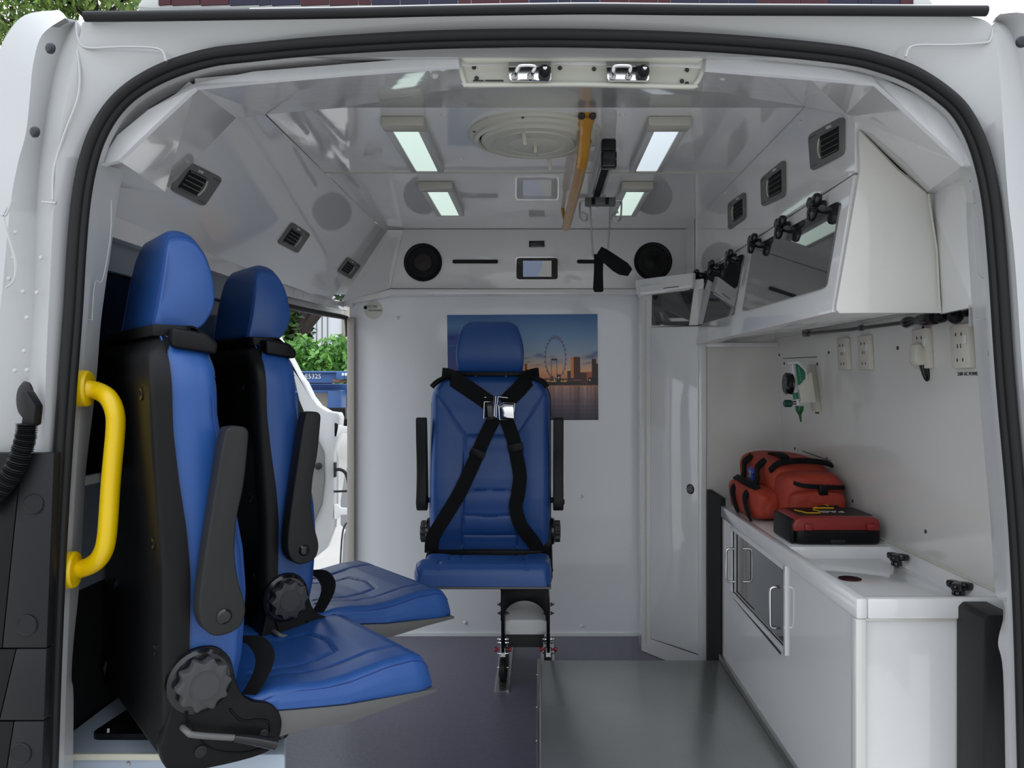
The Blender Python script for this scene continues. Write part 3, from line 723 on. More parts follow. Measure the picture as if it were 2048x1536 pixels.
    pp = [(.03, -.062), (.069, -.061), (.16, -.079), (.249, -.095), (.452, -.116), (.452, -.122), (.367, -.124), (.259, -.131), (.16, -.118), (.124, -.118), (.06, -.118), (.03, -.10)]
    if harness: pp = [(.03, -.062), (.16, -.079), (.249, -.095), (.452, -.116), (.452, -.123), (.259, -.112), (.03, -.075)]
    slab('seat_pan', [(-.233, f, Z(u) + T(f)) for f, u in pp], (.466, 0, 0), panm, root, .0015)
    if lap:
        # lap belt end hanging over the cushion corner
        bb = smoothpath([(.20, .055, Z(-.065)), (.205, .075, Z(-.040)), (.205, .098, Z(-.005)), (.195, .108, Z(.022)), (.175, .098, Z(.045)), (.15, .075, Z(.048)), (.13, .062, Z(.040))], 5)
        ribbon('lap_belt', bb, [(.026, .024, .012)] * len(bb), web, root, .0016)
        box('belt_anchor', (.195, .030, Z(-.085)), (.212, .065, Z(-.045)), blackg, root, .004)
def make_seat(x, y, zk, rot, base, name, label, group=None, sz=1.0, **kw):
    global OFF
    root = thing(name, (x, y, base), label, 'seat', group, rot)
    LOCAL[0] = True; OFF = Vector((0, 0, zk - base))
    seat_parts(root, sz, **kw)
    LOCAL[0] = False; OFF = Vector((0, 0, 0))
    return root
PT = H(-.695)    # top of the plinth
s1 = make_seat(-.708, 1.495, .628, R(39.8 - 90), PT, 'swivel_seat', 'large blue side seat with black back, nearest to the yellow grab bar', 'blue side seats on the left', knobs=(1,), lever=True, harness=False, lap=True)
s2 = make_seat(-.722, 1.965, .634, R(40.5 - 90), PT, 'swivel_seat', 'second blue side seat behind the nearest one, in front of the open side door', 'blue side seats on the left', knobs=(1,), lever=True, harness=False, lap=True)
s3 = make_seat(-.192, 3.06, .53, R(180), 0, 'harness_seat', 'blue rear-facing centre seat with black harness before the skyline poster', None, sz=1.07, knobs=(1, -1), lever=False, harness=True, lap=False)
# swivel bases of the side seats
for s, cx, cy, th in ((s1, -.68, 1.62, 39.8), (s2, -.76, 2.06, 40.5)):
    LOCAL[0] = True
    def loc(px, py, pz, s=s):
        v = Vector((px, py, pz)) - s.location
        return Matrix.Rotation(-s.rotation_euler.z, 3, 'Z') @ v
    rp = roundpoly([(cx - .19, cy - .12), (cx + .19, cy - .12), (cx + .16, cy + .15), (cx - .16, cy + .15)], .02)
    slab('base_plate', [loc(x, y, PT) for x, y in rp], (0, 0, .012), blackg, s)
    c = loc(cx, cy, PT + .012)
    lathe('swivel_disc', [(.125, 0), (.125, .012), (.11, .014), (.11, .03), (.13, .032), (.13, .042), (0, .042)], c, (0, 0, 1), blackp, s, 40)
    for dx, dy in ((-.165, -.10), (.165, -.10)):
        lathe('base_bolt', [(.007, 0), (.007, .004), (0, .005)], loc(cx + dx, cy + dy, PT + .012), (0, 0, 1), chrome, s, 10)
    LOCAL[0] = False
# harness and pedestal of the centre seat
LOCAL[0] = True; OFF = Vector((0, 0, .53))
def hs(px, py, lift=.012):
    x = (982 - px) / 508; u = ((CY - py) / 508 + EYE - .53) / 1.07
    return Vector((x, ip(u, FRONT) + lift - (.008 if abs(x) < .12 and u < .42 else 0), u * 1.07))
def strap(name, pts, wpx=30, parent=s3, k=4):
    c = smoothpath([hs(x, y) for x, y in pts], k); ws = []
    for i in range(len(c)):
        t = (c[min(i + 1, len(c) - 1)] - c[max(i - 1, 0)]).normalized()
        d = t.cross(Vector((0, 1, 0))).normalized(); ws.append(d * wpx / 508)
    return ribbon(name, c, ws, web, parent, .0016)
for L in ([(866, 774), (876, 764), (892, 755), (912, 748)], [(1096, 774), (1086, 763), (1070, 755), (1050, 748)]):
    c_ = smoothpath([hs(x, y, .012) for x, y in L], 4)
    mk('shoulder_guide', *tube_g(c_, .0125, 12, flat=.8), blackp, s3, True, 60)
hn = strap('harness_strap', [(884, 751), (898, 753), (912, 760), (945, 781), (984, 808)], 32)
strap('harness_strap', [(1080, 751), (1068, 753), (1056, 760), (1038, 780), (1010, 808)], 32)
strap('harness_strap', [(992, 834), (970, 878), (950, 925), (925, 980), (898, 1025), (872, 1068), (868, 1100)], 27)
strap('harness_strap', [(1012, 834), (1028, 875), (1036, 915), (1042, 950), (1038, 985), (1034, 1010), (1044, 1045), (1068, 1078), (1085, 1108)], 27)
for x, y, a in ((958, 905, -.45), (1033, 893, .2)):
    c = hs(x, y, .016); q = []
    for dx, dy in ((-15, -8), (15, -8), (15, 8), (-15, 8)):
        X = dx * math.cos(a) + dy * math.sin(a); Y = -dx * math.sin(a) + dy * math.cos(a)
        q.append(c + V(-X / 508, 0, -Y / 508))
    slab('strap_adjuster', q, (0, .006, 0), blackp, s3, .002)
bk = slab('buckle_housing', [hs(x, y, .02) for x, y in ((974, 806), (988, 806), (989, 834), (973, 834))], (0, .012, 0), blackg, s3, .002)
for L in ([(972, 794), (991, 794), (992, 832), (994, 792)], [(1018, 795), (999, 793), (996, 812), (995, 834)], [(972, 803), (991, 803), (990, 836), (971, 836), (972, 803)], [(1000, 810), (1002, 838), (1030, 838), (1032, 806), (1010, 805), (1000, 810)]):
    tube('buckle_wire', [hs(x, y, .034) for x, y in L], .0016, chrome, bk, 6)
slab('latch_plate', [hs(x, y, .022) for x, y in ((1000, 812), (1010, 807), (1030, 808), (1031, 836), (1010, 834), (1000, 828))], (0, .013, 0), chrome, s3, .003)
LOCAL[0] = False; OFF = Vector((0, 0, 0))
ped = s3
def pw(name, o):   # world-built part moved into the frame of the turned seat
    o.data.transform(Matrix.Rotation(-ped.rotation_euler.z, 4, 'Z')); return o
YP = 2.88
pw('', box('pedestal_top', (-.146, YP, .372), (.038, 3.12, .395), blackp, ped, .003))
pw('', lathe('swivel_ring', [(.085, 0), (.085, .018), (.1, .018), (.1, .03), (0, .03)], (-.054, 3.0, .39), (0, 0, 1), blackp, ped, 36))
arch = [(-.143, .372), (-.143, .30)] + [(-.054 - .079 * math.cos(a), .268 + .062 * math.sin(a)) for a in np.linspace(0, math.pi, 17)] + [(.035, .30), (.035, .372)]
arch = [(-.143, .372), (-.143, .255), (-.133, .255)] + [(-.054 - .079 * math.cos(a), .262 + .068 * math.sin(a)) for a in np.linspace(0, math.pi, 17)] + [(.025, .255), (.035, .255), (.035, .372)]
pw('', slab('arch_bracket', [V(x, YP + .01, z) for x, z in arch], (0, .20, 0), blackp, ped, .002))
cvp = []
for z, y in ((.262, 3.16), (.256, 3.12), (.240, 3.085), (.215, 3.065), (.185, 3.056), (.152, 3.052)): cvp.append((z, y))
ring = [[V(-.134, y, z), V(.027, y, z), V(.027, y + .006, z), V(-.134, y + .006, z)] for z, y in cvp]
pw('', mk('curved_cover', *rings_g(ring), gel, ped, True, 40))
pw('', slab('lower_cover', [V(-.128, 3.058, .152), V(.022, 3.058, .152), V(.016, 3.10, .085), V(-.124, 3.10, .085)], (0, .006, 0), panm, ped))
for sx in (-.139, .036):
    pw('', slab('side_plate', [V(sx - .006, y, z) for y, z in ((2.95, .30), (3.16, .30), (3.22, .02), (3.0, .02), (2.98, .12))], (.012, 0, 0), blackp, ped, .002))
    pw('', box('rail_foot', (sx - .016, 2.98, .008), (sx + .016, 3.24, .04), blackp, ped, .004))
    w1 = pw('', lathe('front_roller', [(.040, -.012), (.044, -.008), (.044, .008), (.040, .012), (.02, .014), (0, .014)], (sx, 2.965, .048), (1, 0, 0), rubber, ped, 28))
    pw('', slab('fork', [V(sx - .008, 2.99, .12), V(sx + .008, 2.99, .12), V(sx + .010, 2.97, .07), V(sx - .010, 2.97, .07)], (0, .004, 0), whitep, ped))
    for (y, z) in ((3.0, .285), (3.02, .245), (2.99, .155), (3.01, .135), (2.99, .10), (2.965, .055)):
        for sd in (-1, 1):
            pw('', lathe('side_bolt', [(.007, 0), (.007, .006), (.0035, .008), (.0035, .014), (0, .015)], (sx + sd * .008, y, z), (sd, 0, 0), chrome if z < .2 else blackg, ped, 10))
    for sd in (-1, 1):
        pw('', lathe('release_knob', [(.004, 0), (.004, .010), (.009, .012), (.009, .020), (0, .022)], (sx + sd * .012, 2.99, .115), (sd, 0, 0), redm, ped, 14))
# floor tracks
for sx, lab in ((-.139, 'silver floor track under the left foot of the harness seat'), (.036, 'silver floor track beside the steel plate under the harness seat')):
    t = thing('floor_track', (sx, 2.87, 0), lab, 'track', 'seat tracks in the floor')
    mb = MB()
    for a, b, z in ((-.028, -.020, .006), (-.020, -.014, .003), (-.014, .014, .0015), (.014, .020, .003), (.020, .028, .006)):
        mb.add(*box_g((sx + a, 2.87, .0005), (sx + b, 3.40, z)))
    mb.build('rail', alu, t)
    for k in range(20):
        lathe('track_hole', [(.006, 0), (.006, .0004), (0, .0004)], (sx, 2.885 + k * .0255, .0016), (0, 0, 1), inkm, t, 10)
# plinth
pl = thing('seat_plinth', (-.7, 1.9, 0), 'pale blue grey box platform under the two left side seats', 'platform')
slab('plinth_body', [V(x, y, .001) for x, y in ((-.93, 1.444), (-.472, 1.444), (-.63, 1.92), (-.74, 2.26), (-.93, 2.36))], (0, 0, PT - .001), plinthm, pl, .008)
box('sealant_edge', (-.93, 1.440, PT - .010), (-.60, 1.447, PT + .0015), caulk, pl, .001)
lathe('screw', [(.004, 0), (.003, -.0015), (0, -.002)], P(257, 1527, 1.443), (0, 1, 0), steel, pl, 10)

# ------------------------------------------------------------------ steel stretcher plate
sp_ = thing('stretcher_plate', (.32, 2.0, 0), 'worn grey steel stretcher plate on the floor beside the white bench', 'plate')
box('deck', (.006, 1.32, .02), (.652, 2.775, .15), platem, sp_, .002)
box('side_angle', (-.006, 1.32, .0), (.006, 2.775, .156), alu, sp_, .002)
for y in (2.72, 2.45, 2.22, 2.0, 1.8):
    lathe('screw', [(.004, 0), (.004, .003), (0, .004)], (-.006, y, .120), (-1, 0, 0), chrome, sp_, 10)
bpw = [V(.645, 1.32, .150), V(.645, 2.78, .150), V(.645, 2.78, .172), V(.645, 1.32, .172)]
kr = tag(slab('kick_rail', bpw, (.012, 0, 0), steel, None, .002), 'brushed steel rail along the foot of the white bench', 'rail')

# ------------------------------------------------------------------ bench cabinet with worktop
FX = .656
bc = thing('bench_cabinet', (.8, 2.1, 0), 'long white bench cabinet with sliding windows on the right', 'cabinet')
zt = H(-.490)
# left face with a window hole: four boxes around it
Y0, Y1, z0, z1 = 2.06, 2.62, H(-.712), H(-.503)
fx0, fx1 = FX, FX + .016
box('side_panel', (fx0, 1.60, .0), (fx1, Y0, zt), gel, bc)
box('side_panel', (fx0, Y0, .0), (fx1, 2.77, z0), gel, bc)
box('side_panel', (fx0, Y1, z0), (fx1, 2.77, zt), gel, bc)
box('side_panel', (fx0, Y0, z1), (fx1, Y1, zt), gel, bc)
box('back_gap', (.70, 2.0, z0 - .05), (.71, 2.70, zt), blk, bc)
box('end_panel', (.672, 1.606, 0), (.918, 1.62, zt), gel, bc)
box('corner_stile', (.653, 1.596, 0), (.675, 1.625, zt), gelw, bc, .003)
box('top_stile', (.656, 1.600, zt - .006), (.925, 1.612, zt), gelw, bc, .002)
wfz = [((FX - .006, Y0 - .004, z0 - .014), (FX + .004, Y1 + .004, z0)), ((FX - .006, Y0 - .004, z1), (FX + .004, Y1 + .004, z1 + .014)), ((FX - .006, Y0 - .012, z0 - .014), (FX + .004, Y0, z1 + .014)), ((FX - .006, Y1, z0 - .014), (FX + .004, Y1 + .012, z1 + .014))]
mb = MB()
for a, b in wfz: mb.add(*box_g(a, b))
mb.build('window_frame', gel, bc)
for (a, b, dx) in ((Y0, 2.37, .002), (2.36, Y1, .008)):
    g = box('sliding_pane', (FX + dx, a, z0), (FX + dx + .004, b, z1), glassd, bc)
for px_, yy, xo in ((1563, 2.095, .031), (1474, 2.575, .034)):
    zc = H(-.612)
    hh = .055
    pts = roundpoly([(FX + .002, zc + hh), (FX - xo, zc + hh), (FX - xo, zc - hh), (FX + .002, zc - hh)], .012)
    tube('pull_handle', [V(x, yy, z) for x, z in [(p.x, p.y) for p in pts][3:-3]] , .0042, chrome, bc, 10)
sl = slab('lower_slot', [V(FX - .002, 2.62, H(-.725)), V(FX - .002, 2.10, H(-.735)), V(FX - .002, 2.10, H(-.742)), V(FX - .002, 2.62, H(-.732))], (.003, 0, 0), inkm, bc)
box('far_gap_fill', (.65, 2.775, 0), (.668, 3.0, H(-.42)), blk, bc)  # solid matte black block, painted in for the dark open gap here
# worktop tray: rim, near tray, step, far deck
wt = thing('worktop', (.8, 2.1, H(-.49)), 'white moulded worktop tray with raised rim on the bench', 'worktop')
rim = [((.652, 1.592, zt), (.676, 2.985, H(-.447))), ((.676, 1.592, zt), (.957, 1.616, H(-.447)))]
for a, b in rim: box('rim', a, b, gel, wt, .005)
box('tray_floor', (.67, 1.61, zt), (.958, 2.11, H(-.480)), gel, wt)
box('far_deck', (.67, 2.10, zt), (.96, 2.985, H(-.449)), gel, wt, .004)
slab('rear_flange', [V(.940, 1.616, H(-.481)), V(.966, 1.616, H(-.481)), V(.966, 1.616, H(-.440)), V(.957, 1.616, H(-.440))], (0, 1.37, 0), gel, wt)
tube('sealant_bead', [V(.955, 1.60, H(-.440)), V(.955, 2.98, H(-.440))], .003, caulk, wt, 6)
lid = slab('lid', [V(x, y, H(-.480)) for x, y in ((.682, 1.622), (.915, 1.622), (.915, 2.08), (.682, 2.08))], (0, 0, .004), gel, wt, .0015)
lathe('finger_hole', [(.027, 0), (.027, .001), (.024, .0012), (0, .0012)], (.748, 1.865, H(-.476)), (0, 0, 1), blackg, lid, 28)
def wing(name, c, ax, side, m, parent, s=1.0, sub=None):
    """three-lobed wing knob: hub and three rounded arms"""
    c = Vector(c); ax = Vector(ax).normalized(); side = Vector(side).normalized(); up = ax.cross(side)
    mb = MB(); mb.add(*lathe_g([(.016 * s, 0), (.015 * s, .012 * s), (.012 * s, .016 * s), (.012 * s, .020 * s), (0, .020 * s)], c, ax, 20))
    rings = []
    for k, h in ((.80, .015), (.95, .017), (1.0, .021), (1.0, .027), (.93, .032), (.70, .034)):
        ring = []
        for j in range(48):
            a = 2 * math.pi * j / 48
            r = (.0125 + .0235 * abs(math.cos(1.5 * (a - math.pi / 2))) ** 1.7) * s * k
            ring.append(c + ax * h * s + side * math.cos(a) * r + up * math.sin(a) * r)
        rings.append(ring)
    mb.add(*rings_g(rings))
    return mb.build(name, m, parent, True, 60)
for px, py, lab in ((1793, 1130, 'far black wing knob at the back of the tray lid'), (1917, 1190, 'near black wing knob partly hidden by the tray rim')):
    q = onplane(px, py, (0, 0, H(-.472)), (0, 0, 1)); q.x = min(q.x, .925)
    t = thing('wing_knob', q, lab, 'knob', 'wing knobs of the worktop lid')
    wing('knob_head', q, (0, 0, 1), (1, .3, 0), blackg, t, .85)
    lathe('stem', [(.006, -.008), (.006, .004), (0, .004)], q, (0, 0, 1), blackg, t, 10)
# black plastic corner piece lower right
box_r = tag(slab('corner_cover', [P(x, y, 1.50) for x, y in ((1968, 1240), (1978, 1230), (2030, 1230), (2030, 1700), (1968, 1700))], (0, .10, 0), greyp, None, .003), 'dark grey plastic corner cover between bench end and right jamb', 'cover')

# ------------------------------------------------------------------ overhead cupboard
oc = thing('overhead_cupboard', (.8, 2.4, H(.15)), 'white overhead cupboard with two dark glass flaps and black knobs', 'cupboard')
fa, fb = V(.66, 0, H(.436)), V(.613, 0, H(.143))
slab('carcass', [V(.66, 1.625, H(.434)), V(.613, 1.625, H(.143)), V(.925, 1.625, H(.165)), V(.925, 1.625, H(.434))], (0, 1.60, 0), gel, oc, .004)
ep = [(1718, 259), (1795, 339), (1855, 388), (1866, 430), (1876, 520), (1884, 626), (1760, 626), (1680, 627), (1673, 620), (1673, 612), (1720, 342)]
slab('end_panel', [P(x, y, 1.605) for x, y in ep], (0, .012, 0), gelw, oc, .002)
FN = Vector((-(fa.z - fb.z), 0, (fa.x - fb.x))).normalized()
def FC(px, py): return onplane(px, py, fa, FN)
gl = []
for q, rr in (([(1508, 495), (1684, 400), (1654, 576), (1486, 624)], .02), ([(1396, 550), (1490, 507), (1468, 631), (1383, 654)], .01)):
    c = [FC(*p) for p in q]
    pa = Patch(c[0], c[1], c[2], c[3], FN)
    g = mk('glass_flap', *pa.plate(0, 1, 0, 1, .0005, .004, .06), glassd, oc); gl.append(g)
for gi, px, py, s in ((0, 1651, 415, 1.0), (0, 1580, 455, .98), (0, 1522, 487, .96), (1, 1473, 516, .94), (1, 1435, 535, .92), (1, 1404, 552, .9)):
    q = FC(px, py) + FN * .004
    wing('flap_knob', q, FN, (0, 1, 0), blackg, gl[gi], s)

# ------------------------------------------------------------------ air vents
def vent(c, n, label, group, lo, hi):
    pa = Patch(*c, n); base = pa.at(.5, 1)
    t = thing('air_vent', base, label, 'vent', group)
    mb = MB(); mb.add(*pa.plate(0, 1, 0, 1, .0003, .006, .14)); o = mb.build('vent_plate', ventm, t); bevel(o, .0012, 2)
    mk('vent_opening', *pa.plate(lo - .02, hi + .02, .20, .84, .006, .0066, .05), blk, t)
    for k in range(5):
        v = .22 + k * .145
        mk('slat', *slab_g([pa.at(lo, v, .0066), pa.at(hi, v, .0066), pa.at(hi, v + .035, .010), pa.at(lo, v + .035, .010)], pa.n * .002), ventm, t)
    a = pa.at((lo + hi) / 2 + .0, .10, .006)
    mk('vent_tab', *pa.plate((lo + hi) / 2 - .06, (lo + hi) / 2 + .04, .08, .15, .006, .010), cream, t)
    uu = hi + .03 if lo < .3 else lo - .03
    tube('crescent', [pa.at(uu + (.05 if lo < .3 else -.05) * math.sin(math.pi * j / 8), .28 + .5 * j / 8, .008) for j in range(9)], .0022, socketm, t, 6)
    for v in (.12, .90):
        tube('plate_groove', [pa.at(.74 if lo < .3 else .04, v, .0062), pa.at(.96 if lo < .3 else .26, v, .0062)], .0009, inkm, t, 5)
RX = lambda px, py: onplane(px, py, (.66, 0, 0), (1, 0, 0))
for (q, lab) in (([(1691, 231), (1620, 270), (1625, 343), (1691, 309)], 'largest grey air vent on the right cove, nearest the opening'),
                 ([(1572, 318), (1524, 357), (1526, 414), (1573, 393)], 'middle grey air vent of the three on the right cove'),
                 ([(1492, 383), (1458, 407), (1459, 461), (1493, 436)], 'smallest grey air vent on the right cove, farthest from the opening')):
    vent([RX(*p) for p in q], (-1, 0, 0), lab, 'air vents on the right', .12, .60)
LX = lambda px, py: onplane(px, py, C0, COVN)
for (q, lab) in (([(375, 321), (443, 355), (405, 412), (337, 378)], 'largest grey air vent on the left cove, beside the corner box'),
                 ([(583, 443), (619, 467), (593, 506), (553, 485)], 'middle grey air vent on the left cove, above the second headrest'),
                 ([(695, 513), (720, 530), (700, 558), (673, 542)], 'smallest grey air vent on the left cove, near the front panel')):
    vent([LX(*p) for p in q], COVN, lab, 'air vents on the left', .12, .60)

# ------------------------------------------------------------------ ceiling lamps
for x0, x1, y0, y1, m, lab in ((-.404, -.298, 1.985, 2.44, lampw, 'near left ceiling lamp, long lit panel in a pale frame'), (.284, .388, 1.985, 2.44, lampb, 'near right ceiling lamp with a bluish lit panel beside the amber rail'),
                               (-.408, -.298, 2.635, 3.09, lampw, 'far left ceiling lamp, above the left speaker'), (.284, .386, 2.635, 3.09, lampw, 'far right ceiling lamp, behind the hanging hooks')):
    t = thing('ceiling_lamp', ((x0 + x1) / 2, (y0 + y1) / 2, H(.68)), lab, 'lamp', 'rectangular ceiling lamps')
    zb, zt_ = H(.655), H(.68)
    xa, xb, ya, yb_ = x0 + .020, x1 - .020, y0 + .055, y1 - .01
    mb = MB()
    for a, b in (((x0, y0 + .02, zb), (xa, y1, zt_)), ((xb, y0 + .02, zb), (x1, y1, zt_)), ((xa, y1 - .012, zb), (xb, y1, zt_))): mb.add(*box_g(a, b))
    bevel(mb.build('frame', lampf, t), .003)
    box('end_cap', (x0 - .004, y0, zb - .001), (x1 + .004, y0 + .055, zt_), lampc, t, .006)
    box('diffuser', (xa, ya, zb + .003), (xb, yb_, zb + .012), m, t, .001)

# round roof vent
rv = thing('roof_vent', (-.011, 2.13, H(.68)), 'round cream roof vent with raised lid in the middle of the ceiling', 'vent')
c = V(-.011, 2.13, H(.68))
lathe('outer_ring', [(.183, 0), (.183, -.006), (.178, -.012), (.168, -.014), (.166, -.022), (.156, -.026), (.152, -.018), (.152, 0)], c, (0, 0, 1), cream, rv, 64)
lathe('dark_gap', [(.153, -.002), (.153, -.014), (.150, -.014), (.15, -.002)], c, (0, 0, 1), blk, rv, 48)
lathe('lid', [(.146, -.010), (.148, -.022), (.140, -.030), (.120, -.032), (.118, -.029), (.112, -.029), (.110, -.033), (.075, -.035), (.073, -.033), (.066, -.036), (0, -.040)], c, (0, 0, 1), cream, rv, 64)
for dx, dy in ((-.03, -.11), (.04, .14)):
    slab('lid_catch', [c + V(dx - .006, dy, -.026), c + V(dx + .006, dy, -.026), c + V(dx + .010, dy + .004, -.062), c + V(dx - .0, dy + .004, -.064)], (0, .012, 0), cream, rv, .002)
box('centre_knob', (c.x - .004, c.y - .022, c.z - .058), (c.x + .006, c.y + .022, c.z - .036), cream, rv, .003)
for a in (0, 60, 120, 180, 240, 300):
    lathe('ring_screw', [(.004, 0), (.003, -.002), (0, -.002)], c + V(.173 * math.cos(R(a + 20)), .173 * math.sin(R(a + 20)), -.0135), (0, 0, 1), inkm, rv, 8)

# amber ceiling rail
ar = thing('ceiling_handrail', (.115, 2.5, H(.68)), 'amber plastic handrail hanging along the ceiling right of the roof vent', 'handrail')
apath = smoothpath([V(.122, 1.975, H(.682)), V(.121, 2.00, H(.668)), V(.120, 2.06, H(.632)), V(.118, 2.115, H(.603)), V(.116, 2.18, H(.594)), V(.111, 2.6, H(.594)), V(.106, 2.98, H(.598)), V(.1055, 3.02, H(.606))], 6)
tube('rail', apath, [.019 if i < 8 else .0165 for i in range(len(apath))], amber, ar, 16)
slab('mounting_foot', [V(.098, 1.958, H(.676)), V(.146, 1.958, H(.676)), V(.138, 2.05, H(.655)), V(.104, 2.05, H(.655))], (0, .012, .012), amber, ar, .004)
for dx in (-.014, .014):
    lathe('bolt', [(.009, 0), (.009, -.006), (.006, -.010), (0, -.010)], (.122 + dx, 1.965, H(.674)), (0, .5, 1), inkm, ar, 12)
slab('far_bracket', [V(.098, 3.0, H(.60)), V(.112, 3.0, H(.60)), V(.100, 3.05, H(.68)), V(.086, 3.05, H(.68))], (0, .012, 0), amber, ar, .002)

# drip rail with hooks
ir = thing('drip_hook_rail', (.2, 2.4, H(.68)), 'black and silver sliding drip rail with wire hooks on the ceiling', 'rail')
box('track_side', (.176, 2.19, H(.625)), (.184, 2.80, H(.68)), alu, ir, .001)
box('track_side', (.206, 2.19, H(.625)), (.214, 2.80, H(.68)), alu, ir, .001)
box('track_core', (.184, 2.19, H(.630)), (.206, 2.80, H(.68)), blk, ir)
box('end_cap', (.174, 2.165, H(.598)), (.218, 2.20, H(.645)), blackg, ir, .006, 3)
box('end_cap_top', (.176, 2.170, H(.645)), (.216, 2.20, H(.678)), greyp, ir, .004)
hb = box('hook_block', (.155, 2.595, H(.590)), (.257, 2.625, H(.616)), panm, ir, .002)
for a, b in ((.176, .188), (.222, .234)): box('block_slot', (a, 2.592, H(.591)), (b, 2.596, H(.614)), blackp, hb)
hz = lambda px, py: P(px, py, 2.61)
for s, pts in ((1, [(1231, 401), (1240, 401), (1243, 406), (1242, 430), (1240, 440), (1233, 444), (1226, 440), (1225, 432), (1230, 427), (1237, 424)]), (-1, [(1171, 403), (1163, 403), (1160, 408), (1160, 430), (1163, 440), (1169, 443), (1174, 439), (1174, 431), (1169, 427), (1162, 424)])):
    tube('wire_hook', smoothpath([hz(x, y) for x, y in pts], 4), .0030, steel, ir, 8)
tube('hanger_rod', smoothpath([hz(1181, 409), hz(1182, 440), hz(1184, 480), hz(1187, 514)], 4), .0028, steel, ir, 8)
tube('hanger_rod', smoothpath([hz(1221, 409), hz(1220, 440), hz(1218, 470), hz(1216, 498)], 4), .0028, steel, ir, 8)
hst = thing('hanging_strap', hz(1200, 540), 'black hook-and-loop strap hanging in a bend from the drip hooks', 'strap')
def sl3(name, pts, Y, m, parent, th=.004): return slab(name, [P(x, y, Y) for x, y in pts], (0, th, 0), m, parent, .001)
sl3('hanging_band', [(1188, 508), (1207, 509), (1206, 545), (1207, 582), (1203, 584), (1189, 584), (1186, 578), (1188, 540)], 2.605, web, hst)
sl3('hanging_band', [(1203, 493), (1215, 499), (1235, 512), (1256, 526), (1265, 538), (1256, 552), (1238, 549), (1225, 541), (1208, 526), (1192, 510)], 2.600, web, hst, .005)

# ------------------------------------------------------------------ things on the front wall
YW = 3.46
for px, py, lab, m2 in ((846, 525, 'left round black speaker on the upper front panel', rust), (1306, 523, 'right round black speaker above the tall locker', blackp)):
    q = P(px, py, YW)
    t = thing('speaker', q + V(0, 0, -.085), lab, 'speaker', 'round speakers on the front panel')
    lathe('rim', [(.085, 0), (.085, -.006), (.080, -.009), (.070, -.006), (.068, 0)], q, (0, 1, 0), blackp, t, 48)
    lathe('grille', [(.069, -.002), (.045, -.001), (.043, -.0035), (0, -.005)], q, (0, 1, 0), blackp, t, 48)
    lathe('cone', [(.038, -.004), (.020, -.005), (.012, -.008), (0, -.009)], q, (0, 1, 0), m2 if m2 is not rust else mat('cone_brown', (.014, .008, .007), .6), t, 32)
for a, b, lab in ((905, 996, 'long black slot in the upper front panel, left of the display'), (1154, 1212, 'black slot in the upper front panel behind the hanging strap')):
    t = tag(slab('panel_slot', [P(x, y, YW - .0005) for x, y in roundpoly([(a, 519.5), (b, 519.5), (b, 527), (a, 527)], 4)], (0, -.003, 0), blk), lab, 'slot', 'black slots in the front panel')
t = tag(slab('sensor_window', [P(x, y, YW - .0005) for x, y in ((1058, 482), (1089, 481.5), (1089, 494), (1058, 494.5))], (0, -.004, 0), blackg, None, .0008), 'small black sensor window above the display', 'sensor')
dp = thing('display', P(1074, 560, YW), 'small black framed display lit blue grey on the front panel', 'display')
rq = lambda a, b, c, d, r: roundpoly([(a, b), (c, b), (c, d), (a, d)], r)
slab('chrome_bezel', [P(x, y, YW) for x, y in rq(1031, 514, 1117.5, 561, 7)], (0, -.006, 0), chrome, dp)
slab('bezel', [P(x, y, YW - .006) for x, y in rq(1033, 516, 1115.5, 559, 6)], (0, -.003, 0), blackg, dp)
sc_ = slab('screen', [P(x, y, YW - .009) for x, y in rq(1046, 521.5, 1103, 553.5, .5)], (0, -.0006, 0), screenm, dp)
slab('map_area', [P(x, y, YW - .0098) for x, y in ((1085, 521.5), (1103, 521.5), (1103, 553.5), (1080, 553.5), (1075, 548), (1083, 541))], (0, -.0003, 0), screen2, dp)

